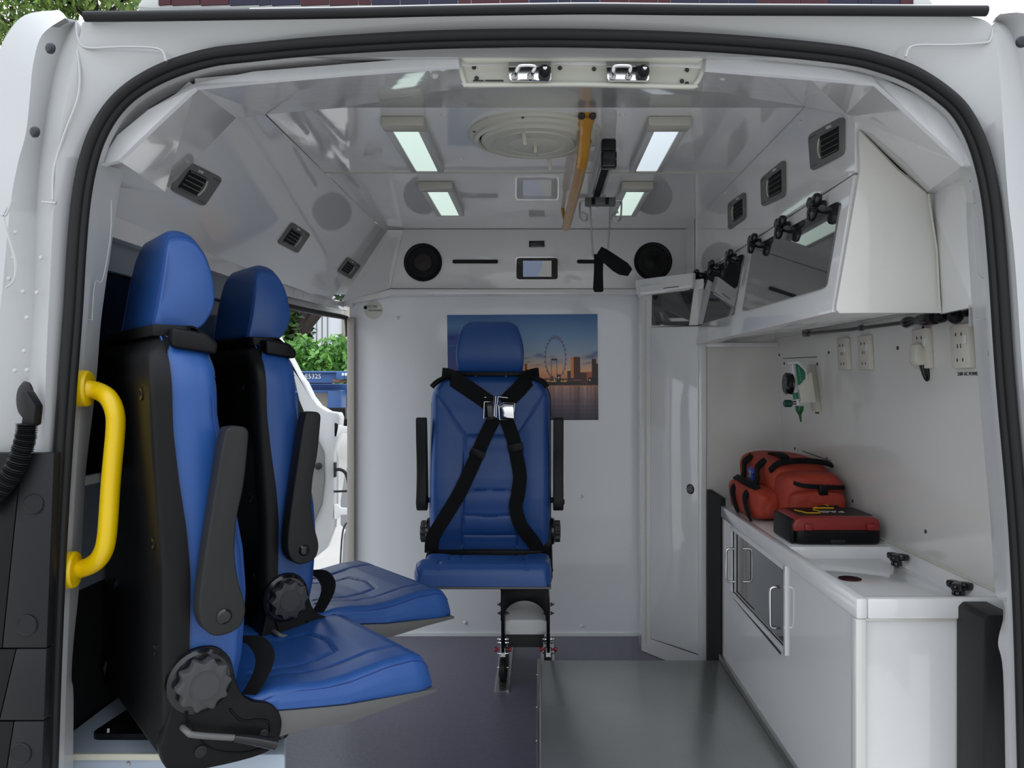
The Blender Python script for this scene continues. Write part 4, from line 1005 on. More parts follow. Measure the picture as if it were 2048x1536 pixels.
# poster: a flat print, painted into colour attributes of a fine grid
def poster():
    a, b, c_, d = P(894, 630, 3.497), P(1195, 628, 3.497), P(1197, 840, 3.497), P(897, 841, 3.497)
    t = thing('skyline_poster', (a + b + c_ + d) / 4 + V(0, 0, -.24), 'poster of an evening river skyline with a big wheel on the bulkhead', 'poster')
    NX, NY = 300, 212
    X, Yg = np.meshgrid(np.linspace(0, 301, NX + 1), np.linspace(0, 212, NY + 1))   # poster pixels
    px = X + 894; py = Yg + 629
    def mix(a_, b_, k): k = np.clip(k, 0, 1)[..., None]; return a_ * (1 - k) + b_ * k
    s = lambda *c: np.array([(v / 255) ** 2.2 for v in c])
    cols = [s(44, 84, 130), s(88, 120, 152), s(125, 140, 158), s(160, 150, 145), s(200, 150, 110), s(190, 110, 70)]
    yk = [629, 670, 705, 722, 742, 760]
    img = np.stack([np.interp(py, yk, [c[i] for c in cols]) for i in range(3)], -1)
    dk = np.clip((930 - px) / 14, 0, 1) * np.clip((py - 652) / 20, 0, 1) * (py < 766)
    img = mix(img, s(22, 52, 112), dk * .9)
    rng = np.random.RandomState(3)
    for (cx, cy, sx_, sy, c, al) in ((1077, 711, 11, 4, (70, 86, 120), .8), (1085, 714, 7, 2.5, (66, 80, 110), .6), (1050, 717, 9, 2, (80, 94, 125), .7), (1055, 724, 6, 2, (95, 100, 120), .6), (1104, 714, 8, 2, (95, 105, 130), .7), (1110, 724, 16, 5, (98, 105, 128), .7), (1182, 714, 16, 4.5, (62, 76, 116), .9), (1192, 707, 9, 4, (66, 80, 120), .8), (1175, 727, 14, 3, (110, 100, 112), .7), (1074, 731, 9, 2, (110, 100, 110), .6), (1065, 746, 9, 3, (130, 95, 90), .5), (1120, 695, 20, 4, (110, 125, 150), .4), (1160, 690, 18, 5, (120, 130, 148), .4), (903, 690, 8, 2, (60, 90, 150), .5), (903, 675, 10, 6, (14, 36, 96), .7), (907, 703, 8, 1.5, (50, 84, 150), .6)):
        g = np.exp(-((px - cx) / sx_) ** 2 - ((py - cy + .12 * (px - cx)) / sy) ** 2)
        img = mix(img, s(*c), g * al)
    # water
    wl_ = np.clip((py - 771) / 3, 0, 1)
    wcol = np.stack([np.interp(py, [771, 785, 800, 820, 841], [c[i] for c in (s(170, 130, 115), s(150, 118, 112), s(120, 98, 105), s(84, 74, 88), s(46, 46, 62))]) for i in range(3)], -1)
    streak = .85 + .3 * np.sin(px * .55) * np.sin(px * .21 + 1) * np.exp(-(py - 771) / 40)
    dkr = np.exp(-((px - 1152) / 7) ** 2) * .5 + np.exp(-((px - 1190) / 8) ** 2) * .45
    wcol = wcol * (streak * (1 - dkr))[..., None] * (1 + .08 * rng.randn(NY + 1, 1, 1))
    img = mix(img, wcol, wl_)
    def rect(x0, y0, x1, y1, c, al=1.0):
        nonlocal img
        m_ = ((px >= x0) & (px <= x1) & (py >= y0) & (py <= y1)).astype(float)
        img = mix(img, s(*c), m_ * al)
    rect(894, 762, 1197, 771, (34, 26, 26)); rect(1070, 758, 1145, 770, (70, 48, 34))
    for k in range(60):
        x = 1092 + rng.rand() * 48; y = 759 + rng.rand() * 9; rect(x, y, x + 2 + rng.rand() * 3, y + 1.2, (235, 180, 110), .85)
    rect(1140, 716, 1159, 760, (62, 30, 24)); rect(1140, 716, 1146, 756, (190, 110, 60)); rect(1146, 715, 1159, 718, (60, 34, 30))
    rect(1133, 743, 1140, 764, (60, 36, 32)); rect(1159, 746, 1174, 768, (70, 36, 26)); rect(1172, 745, 1182, 762, (150, 80, 50)); rect(1182, 719, 1191, 768, (50, 24, 24)); rect(1191, 729, 1197, 768, (30, 20, 24))
    rect(1175, 756, 1197, 770, (22, 22, 20)); rect(1048, 728, 1053, 740, (130, 60, 40)); rect(1049, 740, 1056, 760, (30, 22, 26)); rect(1068, 765, 1160, 771, (30, 22, 20))
    rect(1101, 718, 1102.6, 756, (36, 26, 34)); rect(1112, 718, 1113.6, 756, (36, 26, 34)); rect(1101, 718, 1113.6, 721, (36, 26, 34)); rect(1112, 750, 1120, 768, (40, 30, 34)); rect(1099, 753, 1105, 762, (60, 44, 44))
    ang = np.arctan2((py - 717) / 41, (px - 1110) / 20); rr_ = np.hypot((px - 1110) / 20, (py - 717) / 41)
    ring = np.exp(-((rr_ - 1) / .045) ** 2) * (py < 758); img = mix(img, s(92, 76, 100), ring * .95)
    caps = np.exp(-((rr_ - 1.08) / .04) ** 2) * (np.sin(ang * 28) > .1) * (py < 750); img = mix(img, s(62, 50, 76), caps)
    for tx, ty in ((1177, 760), (1115, 755), (1106, 759)): rect(tx, ty, tx + 2, ty + 2, (250, 210, 160))
    vs = []
    for j in range(NY + 1):
        for i in range(NX + 1):
            u, v = i / NX, j / NY
            q = (a * (1 - u) + b * u) * (1 - v) + (d * (1 - u) + c_ * u) * v
            vs.append(tuple(q - t.location))
    fs = [(j * (NX + 1) + i, j * (NX + 1) + i + 1, (j + 1) * (NX + 1) + i + 1, (j + 1) * (NX + 1) + i) for j in range(NY) for i in range(NX)]
    me = bpy.data.meshes.new('print'); me.from_pydata(vs, [], fs)
    ca = me.color_attributes.new('print', 'FLOAT_COLOR', 'POINT')
    arr = np.ones(((NX + 1) * (NY + 1), 4), dtype=np.float32); arr[:, :3] = np.clip(img.reshape(-1, 3), 0, 1) ** 1.03 * 1.5
    ca.data.foreach_set('color', arr.ravel())
    m = mat('poster_print', (.5, .5, .5), .4)
    at = m.node_tree.nodes.new('ShaderNodeAttribute'); at.attribute_name = 'print'
    m.node_tree.links.new(at.outputs['Color'], m.node_tree.nodes['Principled BSDF'].inputs['Base Color'])
    link('print', me, m, t)
    slab('sheet', [q + V(0, .0005, 0) for q in (a, b, c_, d)], (0, .002, 0), whi2, t)
poster()
# round sticker
st = thing('round_sticker', P(747, 617, 3.498), 'round pale sticker with dark company lettering at upper left of the bulkhead', 'sticker')
lathe('sticker_disc', [(.041, 0), (.041, -.0006), (0, -.0006)], P(747, 620, 3.499), (0, 1, 0), mat('sticker_paper', (.55, .55, .50), .5), st, 36)
fx = lambda px, py, dy=-.0014: frameM(P(px, py, 3.499) + V(0, dy, 0), (1, 0, 0), (0, 0, 1))
lathe('logo_mark', [(.0085, 0), (.0085, -.0006), (.0045, -.0006), (.0045, 0)], P(731, 615, 3.4975), (0, 1, 0), inkm, st, 20)
text('SCW', .019, fx(745.5, 613.5), inkm, st)
text('Automotive', .0125, fx(750.5, 620.8), inkm, st)

# ------------------------------------------------------------------ tall locker
lk = thing('tall_locker', (.55, 3.1, 0), 'tall white corner locker with plain door and dark glass top beside the bulkhead', 'locker')
la, lbp = V(.462, 3.27, 0), V(.622, 3.036, 0)       # foot line of the door front, far to near
dn = (lbp - la).normalized(); ln = V(-dn.y * -1, 0, 0)
LN = V(dn.y, -dn.x, 0)
if LN.y > 0: LN = -LN
def LP(px, py, d=0): return onplane(px, py, la + LN * d, LN)
body_poly = [la + V(-.025, .03, 0), lbp, V(.70, 3.036, 0), V(.70, 3.49, 0), V(.48, 3.49, 0), V(.437, 3.40, 0)]
slab('locker_body', [p + V(0, 0, .001) for p in body_poly], (0, 0, H(.385)), gel, lk, .003)
q = [LP(1279, 576), LP(1392, 555), LP(1392, 578), LP(1380, 579), LP(1283, 590)]
slab('top_rim', [LP(1277, 560), LP(1393, 546), LP(1391, 577), LP(1280, 590)], LN * .022, gel, lk, .006, seg=3)
slab('top_rim', [la + V(-.04, -.01, H(.36)), lbp + V(.02, -.02, H(.36)), V(.70, 3.49, H(.36)), V(.44, 3.49, H(.36))], (0, 0, .04), gel, lk, .005)
q = [LP(1305, 586), LP(1388, 577), LP(1378, 651), LP(1304, 651)]
slab('glass_window', q, LN * .003, glassd, lk)
q = [(1303, 656), (1398, 653), (1398, 1308), (1303, 1275)]
dr = slab('locker_door', [LP(x, y) for x, y in q], LN * .006, gel, lk, .0025)
c = LP(1381, 978, .006)
lathe('round_catch', [(.020, 0), (.020, .002), (.017, .003), (.015, .001), (0, .001)], c, LN, blackg, dr, 28)
mb = MB()
Q = [LP(x, y, .0015) for x, y in ((1301.5, 654), (1399.5, 651), (1399.5, 1310), (1301.5, 1277))]
for i in range(4): mb.add(*tube_g([Q[i], Q[(i + 1) % 4]], .0018, 6))
mb.build('door_gap', inkm, lk)
tube('stile', [LP(1292, 600, .002), LP(1292, 1285, .002)], .006, cream, lk, 8)

tube('faded_print', [LP(1327, 576.5, .023), LP(1357, 573, .023)], .0022, ventm, lk, 5)
# ------------------------------------------------------------------ things on the right wall
def socket(y0, y1, h0, h1, label, switch=True):
    xw = lambda h: .925 + (.165 - h) * .0654
    t = thing('power_socket', (xw(h0), (y0 + y1) / 2, H(h0)), label, 'socket', 'cream sockets on the right wall')
    a, b = xw(h1), xw(h0); e = .013
    o = slab('socket_plate', [V(a, y0, H(h1)), V(a, y1, H(h1)), V(b, y1, H(h0)), V(b, y0, H(h0))], (-e, 0, 0), socketm, t, .0025)
    hm = (h0 + h1) / 2; yc = (y0 + y1) / 2
    for hh, dy in ((h0 + .018, 0), (h1 - .022, 0)):
        for s in (-.011, .011):
            box('pin_slot', (xw(hh) - e - .0012, yc + dy + s - .0014, H(hh - .0035)), (xw(hh) - e + .0005, yc + dy + s + .0014, H(hh + .0035)), inkm, t)
    for s in (-.006, .006):
        box('pin_slot', (xw(hm) - e - .0012, yc + s - .0009, H(hm - .004)), (xw(hm) - e + .0005, yc + s + .0009, H(hm + .005)), inkm, t)
    box('rocker_switch', (xw(hm + .012) - e - .003, y0 + .006, H(hm + .004)), (xw(hm + .012) - e, y0 + .02, H(hm + .024)), whitep, t, .001)
    return t
socket(2.31, 2.385, .034, .130, 'cream socket plate on the right wall, farthest from the opening')
socket(2.155, 2.23, .032, .128, 'second cream socket plate on the right wall counted from the flowmeter')
socket(1.83, 1.905, .030, .126, 'cream socket plate behind the plugged adapter')
socket(1.655, 1.73, .028, .124, 'cream socket plate next to the right jamb')
text('230V AC POWER', .0115, frameM(onplane(1936, 748, RT + RN * .0015, RN), (0, -1, 0), (0, 0, 1)), inkm, wr)
text('OXYGEN', .008, frameM(onplane(1634, 826, RT + RN * .0015, RN), (0, -1, 0), (0, 0, 1)), inkm, wr)
pa_ = thing('plug_adapter', P(1848, 728, 1.88), 'cream plug adapter with a looping black cable in the socket', 'adapter')
slab('adapter_body', [P(x, y, 1.845) for x, y in ((1832, 688), (1841, 687), (1857, 704), (1859, 729), (1836, 731), (1831, 722))], (0, .035, 0), cream, pa_, .004)
tube('plug_end', [P(1845, 729, 1.86), P(1849, 748, 1.86), P(1853, 760, 1.86)], [.008, .006, .004], blackg, pa_, 12)
tube('cable', smoothpath([P(*q, 1.855) for q in ((1851, 757), (1853, 761), (1857, 757), (1857, 742), (1853, 715), (1848, 690), (1846, 665), (1846, 652))], 5), .0026, rubber, pa_, 8)
# reading light rail
rl = thing('wall_rail', (.9, 2.2, H(.15)), 'thin black rail with swivel lamp fittings under the overhead cupboard', 'rail')
rpt = lambda px, py, d: onplane(px, py, RT + RN * d, RN)
tube('rod', [rpt(1613, 668, .022), rpt(1700, 659, .022), rpt(1808, 645, .022), rpt(1944, 626, .022)], .0050, blackg, rl, 10)
tube('end_fitting', [rpt(1609, 668.5, .022), rpt(1617, 667.5, .022)], .009, panm, rl, 12)
tube('rod_clip', [rpt(1721, 656, .022), rpt(1724, 655.5, .022)], .009, panm, rl, 12)
cs = [(1807, 647, .008), (1813, 645, .014), (1819, 643, .013), (1830, 642, .008), (1842, 640, .013), (1858, 639, .016), (1868, 636, .015), (1874, 634, .010)]
tube('swivel_joint', [rpt(x, y, .030) for x, y, r in cs], [r for _, _, r in cs], blackg, rl, 14)
tube('lamp_head', [rpt(x, y, .034) for x, y in ((1874, 633), (1880, 634), (1886, 633), (1892, 631))], [.010, .014, .013, .008], blackp, rl, 14)
tube('collar', [rpt(1864, 635, .034), rpt(1872, 634, .034)], .0165, greyp, rl, 14)
lathe('ball_head', [(0, -.016), (.009, -.0135), (.015, -.006), (.016, 0), (.015, .006), (.009, .0135), (0, .016)], rpt(1911, 633, .035), RN, blackp, rl, 20)
lathe('end_knob', [(.005, 0), (.008, .01), (.006, .02), (0, .022)], rpt(1944, 626, .012), RN, blackp, rl, 12)
# flowmeter
fm = thing('oxygen_flowmeter', P(1620, 820, 2.6), 'green and cream oxygen flowmeter with black dial on the right wall', 'flowmeter')
slab('wall_plate', [rpt(1624, 729, 0), rpt(1631, 729, 0), rpt(1644, 823, 0), rpt(1632, 820, 0)], RN * .018, cream, fm, .002)
YF = 2.52
sl3('holder', [(1599, 806), (1602, 800), (1597, 776), (1604, 764), (1613, 760), (1617, 745), (1624, 745), (1632, 805)], YF, cream, fm, .035)
sl3('shield', [(1576, 725), (1594, 722), (1600, 724), (1612, 738), (1616, 752), (1614, 760), (1606, 763), (1600, 775), (1597, 782), (1591, 730), (1577, 728)], YF - .004, whitep, fm, .012)
lbx = sl3('scale_label', [(1591, 728), (1595, 728), (1606, 738), (1611, 746), (1611, 758), (1606, 762), (1600, 770), (1595, 770)], YF - .008, green, fm, .004)
tube('flow_tube', [P(1585, 729, YF - .004), P(1591, 785, YF - .004)], .010, clearm, fm, 16)
for k in range(6): lathe('scale_dot', [(.0015, 0), (.0015, -.0006), (0, -.0006)], P(1597.5 + k * .8, 736 + k * 4.8, YF - .008), (0, 1, 0), whi2, lbx, 8)
tube('green_joint', [P(1590, 785, YF), P(1592, 798, YF)], .009, green, fm, 12)
lathe('dial', [(.030, 0), (.036, .004), (.034, .013), (.036, .022), (.031, .026), (0, .026)], P(1585, 767, YF + .005), (-1, .04, 0), blackg, fm, 36)
lathe('dial_face', [(.029, .0265), (0, .0265)], P(1585, 767, YF + .005), (-1, .04, 0), mat('dial_grey', (.08, .075, .085), .2), fm, 30)
tube('valve_stem', [P(1580, 806, YF), P(1594, 805, YF)], .006, steel, fm, 10)
lathe('valve_knob', [(.010, 0), (.012, .003), (.012, .022), (.009, .025), (0, .025)], P(1583, 807, YF), (-1, -.1, 0), greenk, fm, 16)
sl3('white_block', [(1593, 798), (1597, 798), (1599, 811), (1594, 811)], YF - .006, whitep, fm, .014)
tube('outlet_nozzle', [P(1599, 812, YF), P(1599, 820, YF), P(1599.5, 826, YF), P(1600, 830, YF), P(1602, 844, YF)], [.0135, .0130, .008, .0045, .0025], greenn, fm, 14)

# ------------------------------------------------------------------ bag and defibrillator on the worktop
zb = H(-.4485)
bg_ = thing('medical_bag', (.82, 2.6, zb), 'orange red medical bag with black straps and a blue star patch on the worktop', 'bag')
def soft(name, x0, x1, y0, y1, z0, z1, m, parent, p=4.5, n=26, lump=.004, sh=0):
    rings = []
    cx, cy, cz = (x0 + x1) / 2, (y0 + y1) / 2, (z0 + z1) / 2
    vs = []; fs = []
    for i in range(n + 1):
        ph = math.pi * i / n - math.pi / 2
        for j in range(2 * n):
            th = 2 * math.pi * j / (2 * n)
            ex = 2 / p
            sg = lambda v, e: math.copysign(abs(v) ** e, v)
            X = sg(math.cos(ph), ex) * sg(math.cos(th), ex); Y = sg(math.cos(ph), ex) * sg(math.sin(th), ex); Zz = sg(math.sin(ph), ex)
            k = 1 + lump * 8 * math.sin(X * 5 + Y * 3) * math.cos(Zz * 4 + Y * 2)
            vs.append((cx + X * (x1 - x0) / 2 * k + sh * Zz, cy + Y * (y1 - y0) / 2 * k, cz + Zz * (z1 - z0) / 2 * (k if Zz > 0 else 1)))
    for i in range(n):
        for j in range(2 * n):
            k = (j + 1) % (2 * n); fs.append((i * 2 * n + j, i * 2 * n + k, (i + 1) * 2 * n + k, (i + 1) * 2 * n + j))
    return mk(name, vs, fs, m, parent, True, 60)
soft('bag_body', .735, .935, 2.46, 2.90, zb, H(-.252), redb, bg_, 5)
soft('front_pocket', .752, .940, 2.37, 2.52, zb, H(-.285), redb, bg_, 5)
soft('lower_pocket', .762, .930, 2.335, 2.40, zb, H(-.335), redb, bg_, 5)
soft('side_pocket', .672, .775, 2.44, 2.80, zb, H(-.34), redb, bg_, 4)
ribbon('zip_band', smoothpath([V(.765, 2.40, H(-.305)), V(.80, 2.362, H(-.318)), V(.86, 2.358, H(-.322)), V(.925, 2.362, H(-.325)), V(.94, 2.40, H(-.328))], 4), (0, .004, .012), web, bg_, .003)
ribbon('top_zip', smoothpath([V(.745, 2.50, H(-.29)), V(.765, 2.47, H(-.262)), V(.83, 2.46, H(-.253)), V(.90, 2.46, H(-.258)), V(.938, 2.48, H(-.27))], 4), (.0, .018, .010), web, bg_, .004)
for yy in (2.52, 2.68):
    ribbon('carry_strap', smoothpath([V(.752, yy + .05, H(-.262)), V(.722, yy + .04, H(-.285)), V(.715, yy + .02, H(-.32)), V(.70, yy, H(-.345)), V(.668, yy - .01, H(-.372)), V(.664, yy - .04, H(-.41)), V(.672, yy - .05, H(-.44))], 5), (0, .034, .008), web, bg_, .004)
ribbon('cross_strap', smoothpath([V(.70, 2.48, H(-.345)), V(.690, 2.56, H(-.338)), V(.69, 2.66, H(-.335)), V(.70, 2.76, H(-.34))], 4), (.018, 0, .012), web, bg_, .003)
ribbon('top_handle', smoothpath([V(.80, 2.52, H(-.25)), V(.80, 2.56, H(-.243)), V(.80, 2.62, H(-.243)), V(.80, 2.66, H(-.25))], 4), (.03, 0, 0), web, bg_, .003)
box('buckle', (.845, 2.335, H(-.345)), (.872, 2.35, H(-.315)), blackp, bg_, .003)
box('name_pouch', (.84, 2.325, H(-.41)), (.90, 2.337, H(-.375)), blk, bg_, .002)
ribbon('yellow_tag', [V(.858, 2.325, H(-.370)), V(.868, 2.324, H(-.374))], (0, 0, .003), yel2, bg_)
stp = []
for a in range(3):
    t_ = R(90 + 60 * a)
star = MB()
pcx, pcy, pcz = .722, 2.625, H(-.315)
for a in (0, 60, 120):
    c_, s_ = math.cos(R(a)), math.sin(R(a))
    q = []
    for u, v in ((-.006, -.024), (.006, -.024), (.006, .024), (-.006, .024)):
        q.append(V(pcx, pcy + (u * c_ - v * s_) * 1.3, pcz + (u * s_ + v * c_)))
    star.add(*slab_g(q, (-.006, 0, 0)))
sb = star.build('star_patch', bluep, bg_)
tube('patch_emblem', [V(pcx - .007, pcy + .003, pcz - .012), V(pcx - .007, pcy - .003, pcz), V(pcx - .007, pcy + .002, pcz + .013)], .0012, whi2, sb, 5)

ae = thing('defibrillator_case', (.81, 2.2, zb), 'flat red and black defibrillator case lying before the medical bag', 'case')
soft('lower_half', .700, .940, 2.115, 2.295, zb, H(-.405), blackp, ae, 9, lump=0)
sl_ = [(.697, H(-.412)), (.694, H(-.395)), (.702, H(-.378)), (.716, H(-.373)), (.915, H(-.373)), (.930, H(-.380)), (.936, H(-.398)), (.930, H(-.412))]
slab('red_shell', [V(x, 2.118, z) for x, z in sl_], (0, .172, 0), redd, ae, .006, seg=3)
box('end_bumper', (.690, 2.125, zb + .002), (.704, 2.285, H(-.380)), blackp, ae, .006, 3)
box('top_label', (.722, 2.150, H(-.3735)), (.925, 2.280, H(-.3722)), blackp, ae)
for x in (.725, .895): box('corner_pad', (x, 2.110, H(-.408)), (x + .022, 2.122, H(-.390)), redd, ae, .003)
box('latch', (.795, 2.110, H(-.442)), (.835, 2.118, H(-.432)), greyp, ae, .002)
text('PAD', .034, frameM((.832, 2.205, H(-.3715)), (-1, 0, 0), (0, -1, 0)), whi2, ae, sx=1.1)
tube('yellow_line', [V(.735, 2.23, H(-.3715)), V(.755, 2.18, H(-.3715)), V(.790, 2.18, H(-.3715)), V(.800, 2.215, H(-.3715)), V(.79, 2.235, H(-.3715))], .002, yel2, ae, 5)
tube('yellow_line', [V(.80, 2.262, H(-.3715)), V(.86, 2.262, H(-.3715))], .003, yel2, ae, 5)

# ------------------------------------------------------------------ open cab door seen through the side opening
GZ = -.65
fd = thing('cab_door', (-1.5, 4.3, -.35), 'white open cab door with slanting window frame seen behind the second seat', 'car door')
YD = 4.25
dp_ = [(538, 668), (547, 664), (560, 686), (579, 716), (598, 753), (608, 765), (622, 794), (636, 812), (655, 823), (676, 826), (680, 836), (678, 856), (668, 910), (668, 1010), (664, 1060), (650, 1100), (600, 1140), (400, 1150), (380, 840), (560, 840), (612, 835), (598, 800), (585, 742), (566, 700), (545, 680), (500, 668)]
slab('door_skin', [P(x, y, YD) for x, y in dp_], (0, .10, 0), body, fd, .006)
slab('inner_trim', [P(x, y, YD - .03) for x, y in ((560, 850), (600, 850), (628, 868), (646, 905), (648, 960), (642, 1010), (620, 1060), (540, 1060))], (0, .03, 0), ventm, fd, .006)
lathe('lock_knob', [(.018, 0), (.018, -.02), (.01, -.024), (0, -.024)], P(638, 932, YD - .03), (0, 1, 0), greyp, fd, 18)
for y in (858, 1022):
    slab('hinge', [P(x, yy, YD) for x, yy in ((668, y - 14), (675, y - 12), (680, y - 6), (700, y - 4), (702, y + 8), (682, y + 8), (674, y + 16), (668, y + 16))], (0, .03, 0), whitep, fd, .003)
tube('door_cable', smoothpath([P(x, y, YD - .01) for x, y in ((670, 940), (680, 939), (690, 945), (696, 960), (699, 985))], 5), .009, rubber, fd, 10)
slab('cable_grommet', [P(x, y, YD - .02) for x, y in ((667, 925), (671, 925), (671, 955), (667, 955))], (0, .03, 0), rubber, fd, .003)
tube('check_strap', [P(668, 983, YD), P(700, 982, YD)], .006, rubber, fd, 8)
wg = thing('front_wing', P(700, 1150, 4.6), 'pale grey front wing of the van beyond the cab door hinges', 'body panel')
slab('wing_panel', [P(x, y, 4.62) for x, y in ((705, 905), (697, 920), (688, 950), (680, 1000), (680, 1050), (690, 1060), (705, 1055))], (.1, .03, 0), body, wg, .006)
slab('sill_panel', [P(x, y, 4.5) for x, y in ((706, 1040), (695, 1050), (686, 1070), (682, 1140), (706, 1145))], (.1, .03, 0), body, wg, .006)
tube('wing_gap', smoothpath([P(x, y, 4.45) for x, y in ((700, 1044), (690, 1050), (684, 1075), (680, 1140))], 4), .005, inkm, wg, 6)

# ------------------------------------------------------------------ outside
gr = struct(box('ground', (-45, -30, GZ - .1), (40, 60, GZ), concrete), 'pale concrete yard around the van')
slab('bank', [V(-12, 6.6, GZ), V(-12, 10.25, .47), V(-12, 10.6, .47), V(-12, 10.6, GZ)], (10.8, 0, 0), concrete, gr)
def foliage(n, cen, ext, size, seed, m, name, parent=None, shell=True, kind='stuff'):
    rng = np.random.RandomState(seed); vs = []; fs = []
    for i in range(n):
        p = np.array([rng.uniform(-1, 1) for _ in range(3)])
        if shell: p = p * (rng.uniform(.55, 1) / max(.3, np.linalg.norm(p) ** .5))
        c = np.array(cen) + p * np.array(ext)
        d = rng.randn(3); d /= np.linalg.norm(d); d[2] -= .5; d /= np.linalg.norm(d)
        e = np.cross(d, rng.randn(3)); e /= np.linalg.norm(e); nn = np.cross(d, e)
        L = size * rng.uniform(.6, 1.3); Wd = L * .45; k = len(vs)
        vs += [c, c + d * L * .5 + e * Wd * .5 + nn * L * .06, c + d * L, c + d * L * .5 - e * Wd * .5 + nn * L * .06]
        fs += [(k, k + 1, k + 2), (k, k + 2, k + 3)]
    off = offset(parent); me = bpy.data.meshes.new(name); me.from_pydata([tuple(v - np.array(off)) for v in vs], [], fs)
    o = link(name, me, m, parent)
    if kind: o['kind'] = kind
    return o
HY = 11.0
def hedge(px0, px1, ytop, label, seed):
    x0, x1 = P(px0, 0, HY).x, P(px1, 0, HY).x; zt2 = P(0, ytop, HY).z
    t = thing('hedge_shrub', ((x0 + x1) / 2, HY, GZ), label, 'hedge', 'green hedge behind the trailer')
    foliage(5200, ((x0 + x1) / 2, HY + .3, (GZ + zt2) / 2 + .15), ((x1 - x0) / 2 * 1.08, .55, (zt2 - GZ) / 2 - .1), .14, seed, leaf, 'foliage', t)
    for k in range(3):
        xx = x0 + (x1 - x0) * (k + .5) / 3
        tube('stem', [V(xx, HY + .4, GZ), V(xx + .1, HY + .5, zt2 - .5)], .04, bark, t, 8)
hedge(560, 632, 664, 'leafy green hedge shrub left of the pale building gap', 11)
hedge(625, 712, 660, 'leafy green hedge shrub next to the white door jamb', 12)
hedge(480, 570, 664, 'leafy green hedge shrub mostly hidden behind the second headrest', 13)
mb = tag(box('hedge_backing', (-4.6, HY + .95, GZ), (-2.3, HY + 1.0, P(0, 690, HY).z), mat('deep_shade_green', (.012, .03, .01), .9)), 'dark flat backing of the hedge with its inner shade painted in', 'hedge')  # flat sheet behind the leaves; shade inside the hedge is put into its colour
tr = thing('leaning_tree', P(600, 700, 13), 'dark leaning tree with two bare limbs behind the hedge', 'tree')
for L, r in (([(592, 975), (594, 780), (596, 700), (602, 650), (612, 620), (622, 590), (630, 560)], .10), ([(604, 668), (618, 648), (634, 628), (648, 606), (660, 580)], .085)):
    tube('limb', smoothpath([P(x, y, 13) for x, y in L], 4), r, bark, tr, 12)
foliage(2600, P(572, 628, 13.2), (.42, .5, .7), .16, 5, leafd, 'foliage', tr)
foliage(1200, P(620, 560, 13.2), (1.6, .5, .5), .16, 6, leafd, 'foliage', tr)
bd = thing('far_building', P(640, 700, 30), 'pale grey plain building behind the hedge', 'building')
slab('wall', [P(x, y, 30) for x, y in ((590, 560), (662, 560), (662, 856), (590, 856))], (0, 6, 0), bldg, bd)
for k in range(6):
    tube('wall_joint', [P(600 + k * 11, 560, 29.98), P(600 + k * 11, 700, 29.98)], .02, ventm, bd, 4)
tw = thing('pipe_tower', P(670, 700, 32), 'thin tan pipe tower right of the pale building', 'tower')
for x in (665, 671, 675):
    tube('pipe', [P(x, 625, 32), P(x, 700, 32)], .055 if x != 671 else .11, tankm, tw, 8)
for y in (630, 645, 660): tube('platform', [P(661, y, 32), P(680, y, 32)], .05, tankm, tw, 6)
tk = thing('round_tank', P(697, 690, 32), 'tan dome-topped tank seen beside the door jamb', 'tank')
lathe('tank_body', [(.2, 1.0), (.30, .95), (.36, .6), (.36, -1.5), (0, -1.5)], P(698, 655, 32), (0, 0, 1), tankm, tk, 20)
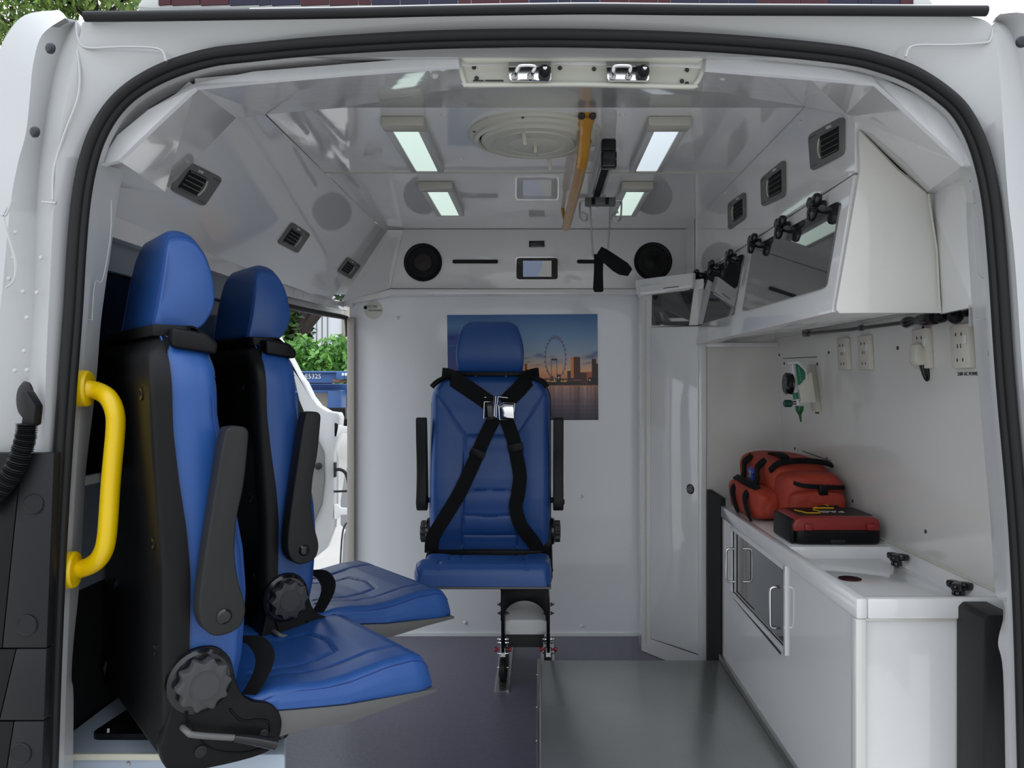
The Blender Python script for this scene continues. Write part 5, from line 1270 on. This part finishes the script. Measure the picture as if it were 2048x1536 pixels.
# blue trailer
tl = thing('blue_trailer', P(650, 900, 8.6), 'blue steel trailer chassis with white code letters behind the cab door', 'trailer')
def tb(name, x0, y0, x1, y1, Y, d, m): return slab(name, [P(x, y, Y) for x, y in ((x0, y0), (x1, y0), (x1, y1), (x0, y1))], (0, d, 0), m, tl, .01)
tb('top_beam', 560, 744, 674, 766, 8.4, .25, tblue)
tb('top_beam', 672, 742, 730, 758, 8.2, .25, tblue)
tb('beam_lip', 560, 742, 730, 746, 8.35, .12, tblue)
tb('cross_member', 664, 759, 730, 765, 8.3, .2, rust)
tb('middle_beam', 560, 768, 730, 782, 8.7, .2, tblue)
tb('lower_beam', 560, 780, 682, 786, 8.5, .2, tblue)
tb('leg_box', 655, 781, 682, 822, 8.45, .25, tblue)
tb('lower_beam', 680, 782, 730, 790, 8.8, .2, tblue)
tb('shadow_box', 560, 790, 730, 860, 9.3, .2, blackp)  # black box painted in for the shade under the chassis
tb('landing_leg', 575, 786, 590, 1088, 8.5, .12, tblue)
lathe('wheel', [(.22, -.1), (.24, 0), (.24, .1), (.12, .11), (.12, .08), (0, .08)], P(644, 800, 8.9), (0, -1, 0), rubber, tl, 28)
lathe('wheel_rim', [(.12, .09), (.10, .06), (0, .07)], P(644, 800, 8.9), (0, -1, 0), tankm, tl, 20)
lathe('marker_disc', [(.018, 0), (.018, -.01), (0, -.01)], P(607, 753, 8.39), (0, 1, 0), whi2, tl, 12)
text('E532S', .075, frameM(P(626, 753, 8.385), (1, 0, 0), (0, 0, 1)), mat('white_lettering', (.8, .8, .8), .5), tl, sx=.95)
for k in range(3): tb('fitting', 683 + k * 6, 746, 687 + k * 6, 752, 8.15, .05, whitep)
box('mudguard', (P(640, 0, 8).x, 7.9, P(0, 838, 8).z), (P(695, 0, 8).x, 8.0, P(0, 815, 8).z), blackp, tl, .01)
# trees above the left pillar
for (cx, cy, ex, ez, n, sd, lab) in ((25, 15, 1.0, .6, 3000, 21, 'bright green leafy tree top at the upper left corner'), (190, 0, .95, .26, 2000, 22, 'thin green leafy branches above the rain strip at left')):
    q = P(cx, cy, 14)
    t = thing('roadside_tree', (q.x, 14, GZ), lab, 'tree', 'trees above the van roof')
    foliage(n, (q.x, 14, q.z + .25), (ex, .6, ez + .2), .15, sd, leafl, 'foliage', t, shell=False)
    tube('trunk', [V(q.x, 14, GZ), V(q.x + .2, 14, 3), V(q.x, 14, q.z)], [.16, .12, .05], bark, t, 10)
    for k in range(4):
        tube('branch', [V(q.x, 14, q.z - .6 + .1 * k), V(q.x + (-1) ** k * .4, 14, q.z - .1), V(q.x + (-1) ** k * .8, 14, q.z + .2)], .025, bark, t, 6)
